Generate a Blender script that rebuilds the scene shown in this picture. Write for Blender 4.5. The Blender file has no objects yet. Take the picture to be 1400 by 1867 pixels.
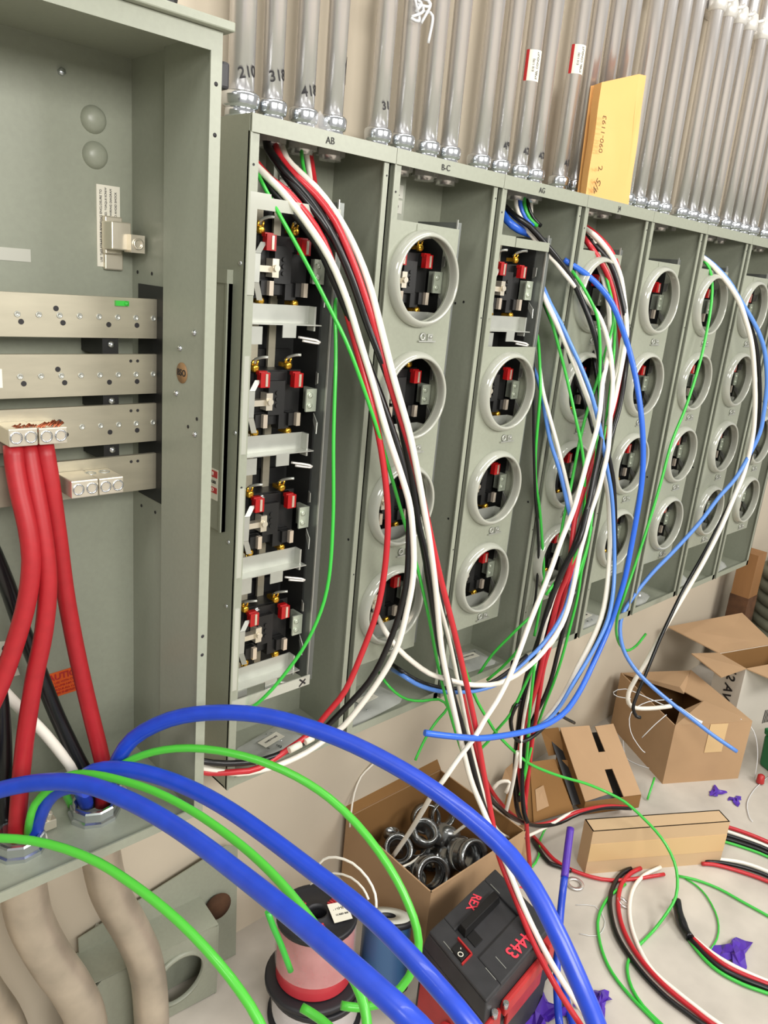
import bpy, math, random
from mathutils import Vector, Matrix
random.seed(7)
sc = bpy.context.scene
C = sc.collection
V = Vector
PI = math.pi

# ------------------------------------------------------------------ camera, light, exposure
FPX, CX, CY = 1435.0, 700.0, 933.5
def _n(v): return v.normalized()
_X = _n(V((2253 - CX, 645 - CY, FPX)))
_D = V((258 - CX, 5700 - CY, FPX)); _D = _n(_D - _X * _D.dot(_X))
_Z = -_D
_Y = _Z.cross(_X)
ROT = Matrix((_X, _Y, _Z))                     # camera (x right, y down, z fwd) -> world
CAM = V((-0.77164, -1.16758, -0.22736 + 1.86))
cam = bpy.data.cameras.new('camera')
cam.sensor_fit = 'VERTICAL'; cam.sensor_height = 24.0
cam.lens = 24.0 * FPX / 1867.0
cam.clip_start = 0.02
co = bpy.data.objects.new('camera', cam); C.objects.link(co)
right, down, fwd = ROT.col[0], ROT.col[1], ROT.col[2]
co.matrix_world = Matrix(((right.x, -down.x, -fwd.x, CAM.x), (right.y, -down.y, -fwd.y, CAM.y),
                          (right.z, -down.z, -fwd.z, CAM.z), (0, 0, 0, 1)))
sc.camera = co
sc.view_settings.view_transform = 'Standard'
sc.view_settings.look = 'None'
sc.view_settings.exposure = 0.0
sc.view_settings.gamma = 1.0
sc.view_settings.use_curve_mapping = False
w = bpy.data.worlds.new('room_light'); sc.world = w; w.use_nodes = True
w.node_tree.nodes['Background'].inputs[0].default_value = (1.0, 0.97, 0.92, 1)
w.node_tree.nodes['Background'].inputs[1].default_value = 0.46
def area(name, loc, target, sx, sy, watts, col=(1, .97, .92)):
    l = bpy.data.lights.new(name, 'AREA'); l.shape = 'RECTANGLE'; l.size = sx; l.size_y = sy; l.energy = watts; l.color = col
    o = bpy.data.objects.new(name, l); C.objects.link(o); o.location = loc
    o.rotation_euler = (V(target) - V(loc)).to_track_quat('-Z', 'Y').to_euler()
    return o
area('unseen_lamp', (0.4, -0.70, 3.6), (0.4, -0.55, 1.0), 3.2, 0.18, 34)  # overhead ceiling strip light, out of view
area('unseen_lamp', (-0.6, -2.6, 2.25), (0.1, 0.0, 0.6), 1.6, 0.7, 60)  # added frontal fill behind the camera, below ceiling height, no real fixture
area('unseen_lamp', (2.0, -2.7, 2.4), (1.6, 0.0, 0.5), 1.8, 0.7, 66)  # second added fill from the front, for the far cabinets
area('unseen_lamp', (-2.5, -1.0, 2.9), (0.2, 0.1, 1.5), 0.7, 0.7, 18, (1, .98, .95))  # small lamp added high on the left for highlights on the rings

# ------------------------------------------------------------------ pixel -> place on a real plane
def ray(px, py): return ROT @ V((px - CX, py - CY, FPX))
def at(px, py, y):
    d = ray(px, py); return CAM + d * ((y - CAM.y) / d.y)
def atz(px, py, z):
    d = ray(px, py); return CAM + d * ((z - CAM.z) / d.z)
def atx(px, py, x):
    d = ray(px, py); return CAM + d * ((x - CAM.x) / d.x)
def atd(px, py, dist): return CAM + ray(px, py) * (dist / FPX)
def depth(p): return (ROT.transposed() @ (p - CAM)).z

# ------------------------------------------------------------------ materials
def lin(c):
    return tuple((x / 255 / 12.92 if x / 255 <= .04045 else ((x / 255 + .055) / 1.055) ** 2.4) for x in c) + (1,)
MATS = {}
def mat(name, rgb, rough=.5, metal=0.0, noise=0.0, nscale=20, bump=0.0, spec=.5, alpha=1, stretch=None, coat=0):
    m = bpy.data.materials.new(name); m.use_nodes = True
    nt = m.node_tree; b = nt.nodes['Principled BSDF']
    col = lin(rgb)
    b.inputs['Base Color'].default_value = col
    b.inputs['Roughness'].default_value = rough
    b.inputs['Metallic'].default_value = metal
    b.inputs['Specular IOR Level'].default_value = spec
    b.inputs['Coat Weight'].default_value = coat
    if alpha < 1: b.inputs['Alpha'].default_value = alpha
    if noise or bump:
        tc = nt.nodes.new('ShaderNodeTexCoord'); mp = nt.nodes.new('ShaderNodeMapping')
        if stretch: mp.inputs['Scale'].default_value = stretch
        nz = nt.nodes.new('ShaderNodeTexNoise'); nz.inputs['Scale'].default_value = nscale; nz.inputs['Detail'].default_value = 6
        nt.links.new(tc.outputs['Object'], mp.inputs['Vector']); nt.links.new(mp.outputs[0], nz.inputs['Vector'])
        if noise:
            rp = nt.nodes.new('ShaderNodeValToRGB')
            rp.color_ramp.elements[0].position = .3; rp.color_ramp.elements[1].position = .7
            rp.color_ramp.elements[0].color = tuple(x * (1 - noise) for x in col[:3]) + (1,)
            rp.color_ramp.elements[1].color = tuple(min(1, x * (1 + noise * .6)) for x in col[:3]) + (1,)
            nt.links.new(nz.outputs['Fac'], rp.inputs[0]); nt.links.new(rp.outputs[0], b.inputs['Base Color'])
        if bump:
            bp = nt.nodes.new('ShaderNodeBump'); bp.inputs['Strength'].default_value = bump; bp.inputs['Distance'].default_value = .004
            nt.links.new(nz.outputs['Fac'], bp.inputs['Height']); nt.links.new(bp.outputs[0], b.inputs['Normal'])
    MATS[name] = m
    return m
M_WALL = mat('painted_wall', (202, 191, 172), .7, noise=.05, nscale=3, spec=.2)
M_CONC = mat('concrete', (196, 189, 178), .75, noise=.16, nscale=7, bump=.15, spec=.25)
M_ENC = mat('enclosure_grey', (152, 156, 140), .34, noise=.04, nscale=120, bump=.03, spec=.45)
M_RING = mat('ring_grey', (176, 178, 166), .13, spec=.9, coat=.4)
M_GALV = mat('galvanized_steel', (222, 219, 217), .24, metal=.7, noise=.08, nscale=9, stretch=(6, 6, .5))
M_ZINC = mat('zinc_plating', (208, 212, 216), .16, metal=.95)
M_ALU = mat('tin_plated_bar', (186, 180, 160), .42, metal=.7, noise=.12, nscale=14, stretch=(.6, 1, 3))
M_LUG = mat('lug_aluminium', (226, 218, 200), .3, metal=.7)
M_COPPER = mat('copper', (196, 110, 78), .3, metal=.9)
M_BRASS = mat('brass', (214, 166, 60), .25, metal=.9)
M_BRACKET = mat('plated_bracket', (186, 188, 180), .35, metal=.55, noise=.06, nscale=30)
M_BLADE = mat('jaw_blade', (222, 208, 190), .25, metal=.6)
M_PALE = mat('terminal_pale', (196, 204, 186), .3, metal=.4)
M_BLK = mat('black_plastic', (22, 22, 22), .45)
M_BLK2 = mat('black_case', (52, 52, 54), .5, noise=.2, nscale=25, bump=.05)
M_REDP = mat('red_plastic', (168, 20, 22), .3)
M_REDC = mat('red_case', (178, 44, 44), .4, noise=.12, nscale=20)
M_W = {'red': mat('wire_red', (192, 36, 46), .38, coat=.2), 'black': mat('wire_black', (15, 15, 17), .34, coat=.12),
       'white': mat('wire_white', (244, 239, 226), .4, coat=.2), 'green': mat('wire_green', (60, 190, 66), .36, coat=.2),
       'sky': mat('wire_sky_blue', (92, 142, 224), .33, coat=.2), 'blue': mat('wire_blue', (48, 106, 220), .33, coat=.2), 'feedblue': mat('feeder_blue', (30, 68, 192), .36, noise=.1, nscale=40, coat=.15),
       'feedred': mat('feeder_red', (168, 30, 38), .45, noise=.08, nscale=60), 'feedgreen': mat('feeder_green', (78, 190, 56), .36, coat=.15),
       'clear': mat('clear_line', (222, 224, 226), .25)}
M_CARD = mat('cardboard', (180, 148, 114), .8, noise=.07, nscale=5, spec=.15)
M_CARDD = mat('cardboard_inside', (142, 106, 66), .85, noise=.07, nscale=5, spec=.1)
M_CARDP = mat('cardboard_pale', (200, 172, 136), .8, noise=.05, nscale=5, spec=.15)
M_TAPE = mat('packing_tape', (212, 180, 132), .3)
M_WBOX = mat('white_carton', (206, 200, 188), .7, noise=.05, nscale=4)
M_FIT = mat('fitting_steel', (150, 152, 152), .22, metal=.9, noise=.2, nscale=30)
M_AGED = mat('aged_conduit', (196, 184, 166), .42, metal=.5, noise=.28, nscale=9)
M_SCRAP = mat('clear_scrap', (226, 226, 230), .12, alpha=.22, bump=.8, nscale=22)
M_PART = mat('partition_steel', (118, 122, 118), .35, metal=.5)
M_PENCIL = mat('pencil', (110, 84, 44), .7)
M_LINER = mat('black_liner', (34, 35, 34), .5)
M_ENV = mat('manila_envelope', (236, 178, 106), .6, noise=.04, nscale=8, bump=.08)
M_LABEL = mat('label_white', (232, 228, 212), .5)
M_LABELG = mat('label_grey', (196, 196, 184), .5)
M_INK = mat('ink', (34, 32, 34), .6)
M_INKR = mat('ink_red', (236, 66, 84), .6)
M_ORANGE = mat('label_orange', (232, 96, 34), .5)
M_LRED = mat('label_red', (190, 40, 44), .4)
M_PURP = mat('purple_plastic', (84, 48, 168), .4, noise=.15, nscale=30)
M_GREEN = mat('dark_green_plastic', (28, 108, 62), .5, noise=.1, nscale=6)
M_SPBLK = mat('spool_black', (34, 34, 38), .5)
M_WOUNDR = mat('wound_red', (196, 56, 66), .35, coat=.3)
M_WOUNDB = mat('wound_blue', (56, 92, 132), .4, coat=.3)
M_FILM = mat('shrink_film', (236, 224, 220), .15, alpha=.34, noise=.2, nscale=14, bump=.6)
M_BAG = mat('clear_bag', (226, 228, 222), .14, alpha=.45, bump=.8, nscale=22)
M_WOOD = mat('raw_wood', (150, 108, 66), .8, noise=.25, nscale=8, stretch=(1, 1, .2))
M_RUST = mat('rusty_post', (92, 62, 40), .9, noise=.5, nscale=16)
M_COIL = mat('coil_grey_green', (120, 122, 104), .55, noise=.2, nscale=14)
M_WCAP = mat('white_clamp', (226, 224, 218), .35, metal=.3)
M_BRONZE = mat('brown_disc', (150, 116, 78), .5)
M_ORGFILM = mat('tape_black', (22, 22, 24), .25, bump=.5, nscale=60)

# ------------------------------------------------------------------ object tools
ORIG = {}
SUB = object()
def setp(o, label=None, cat=None, group=None, kind=None):
    if label: o['label'] = label
    if cat: o['category'] = cat
    if group: o['group'] = group
    if kind: o['kind'] = kind
    return o
def thing(name, label, cat, loc=(0, 0, 0), group=None):
    o = bpy.data.objects.new(name, None); C.objects.link(o); o.location = loc; o.empty_display_size = .05
    ORIG[o] = V(loc)
    return setp(o, label, cat, group)
class MB:
    def __init__(s): s.v = []; s.f = []; s.sm = []; s.mi = []; s.cur = 0
    def add(s, vs, fs, smooth=False):
        k = len(s.v); s.v += [V(p) for p in vs]
        for f in fs: s.f.append([i + k for i in f]); s.sm.append(smooth); s.mi.append(s.cur)
        return s
    def box(s, x0, x1, y0, y1, z0, z1):
        vs = [(x, y, z) for z in (z0, z1) for y in (y0, y1) for x in (x0, x1)]
        return s.add(vs, [(0, 2, 3, 1), (4, 5, 7, 6), (0, 1, 5, 4), (2, 6, 7, 3), (0, 4, 6, 2), (1, 3, 7, 5)])
    def hexa(s, p):        # 8 corners: bottom loop 0-3, top loop 4-7
        return s.add(p, [(3, 2, 1, 0), (4, 5, 6, 7), (0, 1, 5, 4), (1, 2, 6, 5), (2, 3, 7, 6), (3, 0, 4, 7)])
    def slab(s, q, t):     # quad or polygon given thickness along its normal
        q = [V(p) for p in q]; n = (q[1] - q[0]).cross(q[2] - q[0]).normalized() * t
        k = len(q)
        return s.add(q + [p + n for p in q], [tuple(range(k))[::-1], tuple(range(k, 2 * k))] + [(i, (i + 1) % k, (i + 1) % k + k, i + k) for i in range(k)])
    def lathe(s, prof, o=(0, 0, 0), axis=(0, 0, 1), n=24, cap=False, hexn=False):
        a = V(axis).normalized(); u = a.orthogonal().normalized(); w_ = a.cross(u); o = V(o)
        vs = []
        for r, h in prof:
            for i in range(n):
                t = 2 * PI * i / n; vs.append(o + a * h + (u * math.cos(t) + w_ * math.sin(t)) * r)
        fs = []
        for j in range(len(prof) - 1):
            for i in range(n):
                i2 = (i + 1) % n; fs.append((j * n + i, j * n + i2, (j + 1) * n + i2, (j + 1) * n + i))
        s.add(vs, fs, not hexn)
        if cap:
            k = len(s.v) - len(vs)
            s.f.append([k + i for i in range(n)][::-1]); s.sm.append(False); s.mi.append(s.cur)
            s.f.append([k + (len(prof) - 1) * n + i for i in range(n)]); s.sm.append(False); s.mi.append(s.cur)
        return s
    def cyl(s, a, b, r, n=16, r2=None):
        a = V(a); b = V(b); return s.lathe([(r, 0), (r if r2 is None else r2, (b - a).length)], a, b - a, n, True)
    def tube(s, pts, r, n=8):
        pts = [V(p) for p in pts]; m = len(pts)
        T = [(pts[min(i + 1, m - 1)] - pts[max(i - 1, 0)]).normalized() for i in range(m)]
        u = T[0].orthogonal().normalized(); vs = []
        for i in range(m):
            u = (u - T[i] * u.dot(T[i]))
            u = u.normalized() if u.length > 1e-6 else T[i].orthogonal().normalized()
            w_ = T[i].cross(u); rr = r(i / (m - 1)) if callable(r) else r
            for k in range(n):
                t = 2 * PI * k / n; vs.append(pts[i] + (u * math.cos(t) + w_ * math.sin(t)) * rr)
        fs = [(i * n + k, i * n + (k + 1) % n, (i + 1) * n + (k + 1) % n, (i + 1) * n + k) for i in range(m - 1) for k in range(n)]
        s.add(vs, fs, True); k0 = len(s.v) - len(vs)
        s.f.append([k0 + k for k in range(n)][::-1]); s.sm.append(False); s.mi.append(s.cur)
        s.f.append([k0 + (m - 1) * n + k for k in range(n)]); s.sm.append(False); s.mi.append(s.cur)
        return s
    def build(s, name, m, parent=None, origin=None, bevel=0):
        sub = parent is SUB
        if sub: parent = None
        if origin is None: origin = ORIG.get(parent, V((0, 0, 0))) if parent else V((0, 0, 0))
        origin = V(origin)
        me = bpy.data.meshes.new(name)
        me.from_pydata([p - origin for p in s.v], [], s.f)
        for p, sm, mi in zip(me.polygons, s.sm, s.mi): p.use_smooth = sm; p.material_index = mi
        for mm in (m if isinstance(m, (list, tuple)) else [m]): me.materials.append(mm)
        me.validate(); me.update()
        o = bpy.data.objects.new(name, me); C.objects.link(o)
        if parent: o.parent = parent; ORIG[o] = ORIG.get(parent, V((0, 0, 0)))
        elif sub: ORIG[o] = origin
        else: o.location = origin; ORIG[o] = origin
        if bevel:
            bv = o.modifiers.new('bevel', 'BEVEL'); bv.width = bevel; bv.segments = 2; bv.limit_method = 'ANGLE'
        return o
def spline(P, step):
    P = [V(p) for p in P]
    if len(P) < 3:
        return [P[0].lerp(P[-1], i / 12) for i in range(13)]
    Q = [P[0] * 2 - P[1]] + P + [P[-1] * 2 - P[-2]]
    out = []
    for i in range(1, len(Q) - 2):
        a, b, c, d = Q[i - 1:i + 3]
        n = max(2, int((c - b).length / step))
        for k in range(n):
            t = k / n
            out.append(.5 * ((2 * b) + (c - a) * t + (2 * a - 5 * b + 4 * c - d) * t * t + (3 * b - a - 3 * c + d) * t ** 3))
    out.append(P[-1]); return out
def path(pts, r):
    """pixels + a few anchors (y plane / 'f' floor / ('z',h) / ('d',depth)) -> world points"""
    L = [0.0]
    for a, b in zip(pts, pts[1:]): L.append(L[-1] + math.hypot(b[0] - a[0], b[1] - a[1]))
    anch = []
    for i, p in enumerate(pts):
        if len(p) > 2:
            k = p[2]
            if k == 'f': q = atz(p[0], p[1], r + .002)
            elif isinstance(k, tuple): q = atz(p[0], p[1], k[1]) if k[0] == 'z' else atd(p[0], p[1], k[1])
            else: q = at(p[0], p[1], k)
            anch.append((L[i], depth(q)))
    out = []
    for i, p in enumerate(pts):
        s_ = L[i]
        if s_ <= anch[0][0]: d = anch[0][1]
        elif s_ >= anch[-1][0]: d = anch[-1][1]
        else:
            for (a, da), (b, db) in zip(anch, anch[1:]):
                if a <= s_ <= b: t = (s_ - a) / (b - a or 1); t = t * t * (3 - 2 * t) * .5 + t * .5; d = da + (db - da) * t; break
        out.append(atd(p[0], p[1], d))
    return out
def wire(colour, label, pts, r, name='wire', cat='wire', group=None, n=8, step=.02, extra=None):
    P = path(pts, r)
    if extra: P = P + [V(e) for e in extra]
    S = spline(P, step)
    for p in S: p.z = max(p.z, r + .001)
    o = MB().tube(S, r, n).build(name, M_W[colour], None, P[0])
    return setp(o, label, cat, group)
def text(name, s, size, M, m, parent, thick=.0004, bold=0.0, wrap=None):
    cu = bpy.data.curves.new('t', 'FONT'); cu.body = s; cu.size = size; cu.align_x = 'CENTER'; cu.align_y = 'CENTER'; cu.extrude = thick; cu.offset = bold
    ob = bpy.data.objects.new('t', cu); C.objects.link(ob)
    dg = bpy.context.evaluated_depsgraph_get(); dg.update()
    me = bpy.data.meshes.new_from_object(ob.evaluated_get(dg))
    C.objects.unlink(ob); bpy.data.objects.remove(ob); bpy.data.curves.remove(cu)
    me.name = name
    org = ORIG.get(parent, V((0, 0, 0)))
    for v in me.vertices:
        p = V(v.co)
        if wrap:      # (axis xy centre, radius, angle of facing, z)
            c, rad, ang, z = wrap
            ca, sa = math.cos(wrap_rot), math.sin(wrap_rot)
            x, y = p.x * ca - p.y * sa, p.x * sa + p.y * ca
            th = ang + x / rad; rr = rad + .0006 + p.z
            q = V((c[0] + rr * math.cos(th), c[1] + rr * math.sin(th), z + y))
        else: q = M @ p
        v.co = q - org
    me.materials.clear(); me.materials.append(m)
    o = bpy.data.objects.new(name, me); C.objects.link(o); o.parent = parent; ORIG[o] = org
    return o
wrap_rot = .25
def frame(o, xdir, ydir):
    x = V(xdir).normalized(); y = V(ydir); y = (y - x * y.dot(x)).normalized(); z = x.cross(y)
    return Matrix(((x.x, y.x, z.x, o[0]), (x.y, y.y, z.y, o[1]), (x.z, y.z, z.z, o[2]), (0, 0, 0, 1)))
def copy_tree(o, parent=None):
    c = o.copy(); C.objects.link(c); c.parent = parent; ORIG[c] = ORIG.get(o, V((0, 0, 0)))
    for ch in list(o.children): copy_tree(ch, c)
    return c

# ------------------------------------------------------------------ the setting
YW = 0.17
H = 1.86                      # height of the cabinets' top
o = MB().box(-4.5, 5.5, YW, YW + .12, 0, 3.75).build('wall_back', M_WALL); o['kind'] = 'structure'
o = MB().box(-4.5, 5.5, -5, YW + .12, -.12, 0).build('floor', M_CONC); o['kind'] = 'structure'

# ------------------------------------------------------------------ eight meter cabinets
BW, DEP, CH = .3212, .164, 1.262
ROW = .2385; Z0 = -.118
def shell_mb():
    m = MB(); t = .003
    m.box(0, BW, DEP - t, DEP, -CH, -.002)                       # back
    m.box(0, t, .0, DEP, -CH, -.002)                             # left side
    m.box(BW - .012, BW - .009, .0, DEP, -CH, -.002)              # right side wall
    m.box(BW - .024, BW - .009, .0, .003, -CH, -.028)             # right return lip
    m.box(0, BW - .009, .006, DEP, -CH, -CH + .004)               # bottom
    m.box(0, BW - .009, .0, .003, -CH, -CH + .020)                # bottom front lip
    m.box(0, .019, -.001, .003, -CH, -.026)                      # left front strip
    m.box(0, .004, -.004, .0, -CH, -.026)                        # strip fold
    m.box(.145, .155, DEP - .03, DEP, -.2, -.004)                # rear rib
    return m
def lid_mb():
    m = MB()
    m.box(.0006, BW - .0006, -.006, DEP, -.003, 0)
    m.box(.0006, BW - .0006, -.006, -.003, -.0275, -.003)
    return m
def cover_mb(zc):
    m = MB(); R = .083; x0, x1 = .004, .197; hz = ROW / 2 - .0008
    zt, zb = zc + .105, zc - .1335
    n = 64; cx = .1
    fr = [(cx + R * math.cos(2 * PI * i / n), zc + R * math.sin(2 * PI * i / n)) for i in range(n)]
    ou = []
    for i in range(n):
        a = 2 * PI * i / n; dx, dz = math.cos(a), math.sin(a)
        k = min(((x1 - cx) / dx if dx > 1e-6 else (x0 - cx) / dx if dx < -1e-6 else 9), ((zt - zc) / dz if dz > 1e-6 else (zb - zc) / dz if dz < -1e-6 else 9))
        ou.append([cx + dx * k, zc + dz * k])
    for X, Z in ((x0, zt), (x1, zt), (x0, zb), (x1, zb)):
        j = min(range(n), key=lambda i: (ou[i][0] - X) ** 2 + (ou[i][1] - Z) ** 2); ou[j] = [X, Z]
    vs = [(x, -.004, z) for x, z in fr] + [(x, -.004, z) for x, z in ou] + [(x, -.001, z) for x, z in ou] + [(x, -.001, z) for x, z in fr]
    fs = []
    for i in range(n):
        j = (i + 1) % n
        fs += [(i, j, n + j, n + i), (n + i, n + j, 2 * n + j, 2 * n + i), (2 * n + i, 2 * n + j, 3 * n + j, 3 * n + i)]
    m.add(vs, fs)
    m.box(x1 - .002, x1, -.001, .05, zb, zt)                      # folded right edge
    return m
def ring_mb(zc):
    prof = [(.0945, -.001), (.0955, .004), (.0945, .011), (.0915, .018), (.0875, .0225), (.0845, .0235), (.0825, .0225), (.0815, .020), (.0835, .010), (.0838, -.001)]
    return MB().lathe(prof, (.1, -.004, zc), (0, -1, 0), 64)
def hasp_mb(zc):
    m = MB(); z = zc - .116
    m.box(.105, .155, -.009, -.004, z - .009, z - .006)
    m.lathe([(.0045, 0), (.0085, 0), (.0085, .003), (.0045, .003), (.0045, 0)], (.118, -.0045, z + .002), (0, -1, 0), 14)
    m.box(.132, .146, -.0075, -.004, z - .006, z + .008)
    m.lathe([(.0035, 0), (.0035, .004), (0, .004)], (.139, -.0075, z + .002), (0, -1, 0), 10)
    return m
def slot_mb(zc):
    z = zc + .088
    m = MB(); m.box(.072, .118, -.0055, -.004, z - .001, z + .015); return m
def socket_parts():
    P = {}
    m = MB()
    m.box(.034, .170, .052, .10, -.052, .052); m.box(.05, .155, .045, .052, .026, .05); m.box(.05, .155, .045, .052, -.05, -.026)
    m.box(.085, .122, .034, .052, -.03, .034); m.box(.03, .18, .10, .108, -.088, .085)
    for z in (-.012, .0, .012): m.cyl((.104, .034, z), (.104, .031, z), .004, 10)
    m.box(.04, .062, .04, .06, -.058, -.028); m.box(.112, .136, .036, .06, -.058, -.028)
    for x in (.066, .142): m.box(x - .008, x + .011, .034, .05, .026, .050); m.box(x - .012, x + .012, .029, .05, -.051, -.027)
    P['base'] = m
    j = []
    for (x, z) in ((.066, .039), (.142, .037)):
        m = MB(); m.box(x - .0085, x + .0115, .021, .034, z - .0145, z + .0125); m.box(x - .0095, x + .008, .026, .036, z + .008, z + .0150)
        j.append(('red_jaw', m, M_REDP, (x, z)))
    b = []
    for (x, z) in ((.066, .039), (.142, .037)):
        m = MB(); m.box(x + .0012, x + .0062, .0195, .022, z - .0125, z + .0105); b.append(m)
    P['red'] = j; P['redblade'] = b
    P['jaw'] = []
    for x in (.070, .146):
        m = MB(); m.box(x - .003, x + .006, .021, .029, -.051, -.026)
        P['jaw'].append(m)
    P['brass'] = []
    for (x, z, up) in ((.055, .058, 1), (.129, .062, 1), (.060, -.062, -1), (.136, -.064, -1)):
        m = MB(); m.lathe([(.008, 0), (.008, .006), (.0055, .009), (.003, .0095), (0, .0095)], (x, .042, z), (0, -1, 0), 14)
        m.cyl((x - .006, .042, z), (x - .005, .037, z + up * .014), .0022, 6); m.cyl((x + .006, .042, z), (x + .005, .037, z + up * .014), .0022, 6)
        m.box(x - .005, x + .005, .04, .062, z - .004, z + .004)
        P['brass'].append(m)
    P['hook'] = []
    for (x, z) in ((.055, .074), (.129, .078)):
        P['hook'].append(MB().tube(spline([(x - .002, .045, z - .008), (x, .036, z), (x + .006, .024, z + .005), (x + .014, .018, z + .006)], .004), .0028, 6))
    m = MB(); m.box(.168, .186, .026, .03, -.026, .018); m.box(.186, .1925, .026, .06, -.026, .018)
    for z in (-.014, .006):
        m.lathe([(.0055, 0), (.0055, .003), (.002, .0035), (0, .0025)], (.176, .026, z), (0, -1, 0), 10)
    m.cyl((.183, .025, -.014), (.183, .0245, -.014), .002, 6); m.cyl((.183, .025, .006), (.183, .0245, .006), .002, 6)
    P['term'] = m
    m = MB(); m.box(.052, .08, .034, .05, -.012, -.001); m.box(.078, .092, .03, .05, -.02, .012); m.cyl((.085, .03, -.004), (.085, .025, -.004), .006, 12)
    P['neutral'] = m
    m = MB()
    pts = [(.050, .030, .037), (.036, .026, .018), (.035, .026, -.03), (.048, .032, -.060)]
    for a, c in zip(pts, pts[1:]): a = V(a); c = V(c); m.slab([a, c, c + V((.011, -.002, 0)), a + V((.011, -.002, 0))], .002)
    P['link'] = m
    m = MB()
    m.box(.022, .168, .030, .032, -.098, -.066); m.box(.022, .176, .004, .032, -.100, -.098); m.box(.088, .118, .004, .006, -.122, -.100)
    m.box(.012, .05, .012, .014, -.135, -.104); m.box(.164, .168, .012, .032, -.110, -.066)
    P['bracket'] = m
    m = MB(); m.tube(spline([(.135, .02, -.122), (.165, .002, -.126), (.17, .002, -.131), (.142, .016, -.128)], .004), .0024, 6)
    P['clip'] = m
    m = MB(); m.lathe([(.006, 0), (.006, .003), (.003, .004), (0, .004)], (.089, .048, .045), (0, -1, 0), 12); m.box(.084, .094, .0435, .0442, .0445, .0455)
    P['screw'] = m
    P['tab'] = [MB().slab([(.186, .01, -.045), (.192, .03, -.03), (.192, .03, -.045), (.182, .006, -.066)], .0015), MB().slab([(.184, .014, .05), (.192, .03, .05), (.192, .03, .025), (.186, .016, .03)], .0015)]
    return P
SP = socket_parts()
def make_socket(parent):
    o = SP['base'].build('meter_socket', M_BLK, parent, (0, 0, 0))
    def sub(nm, m, mt): q = m.build(nm, mt, None, (0, 0, 0)); q.parent = o; return q
    for (nm, m, mt, _), bl in zip(SP['red'], SP['redblade']):
        m.cur = 0; k = len(m.f); m.cur = 1; m.add(bl.v, bl.f); sub('red_jaw', m, [M_REDP, M_BLADE])
    for m in SP['jaw']: sub('jaw', m, M_BLADE)
    for m in SP['brass']: sub('brass_terminal', m, M_BRASS)
    for m in SP['hook']: sub('terminal_hook', m, M_BRACKET)
    sub('ground_terminal', SP['term'], M_PALE); sub('neutral_terminal', SP['neutral'], M_LUG); sub('bypass_link', SP['link'], M_BRACKET)
    sub('mounting_bracket', SP['bracket'], M_BRACKET); sub('wire_clip', SP['clip'], M_WCAP); sub('screw', SP['screw'], M_ZINC); [sub('side_tab', q, M_BRACKET) for q in SP['tab']]
    return o
sock0 = None
cab_labels = [
    'leftmost grey meter cabinet, covers off and four bare sockets showing',
    'second grey meter cabinet from the left, its four rings behind hanging wires',
    'third grey meter cabinet from the left, bare socket above three round rings',
    'fourth grey meter cabinet from the left, mostly hidden behind the thickest wire bundle',
    'fifth grey meter cabinet from the left, a bright blue wire bowing across its rings',
    'sixth grey meter cabinet from the left, crossed by one thin green wire',
    'seventh grey meter cabinet from the left, crossed by white, black and light blue wires',
    'rightmost grey meter cabinet of the row, its top cut off by the photo edge']
marks = {0: ('AB', .5), 1: ('B-C', .42), 2: ('AG', .42), 3: ('J4', .45)}
shell_me = lid_me = None
cabs = []
ROWC = [-.229 - ROW * r for r in range(4)]
cov_me = {}
def part(nm, me_or_mb, mt, parent, loc=(0, 0, 0)):
    if isinstance(me_or_mb, MB): q = me_or_mb.build(nm, mt, None, (0, 0, 0))
    else: q = bpy.data.objects.new(nm, me_or_mb); C.objects.link(q)
    q.parent = parent; q.location = loc; ORIG[q] = ORIG[parent]
    return q
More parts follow.
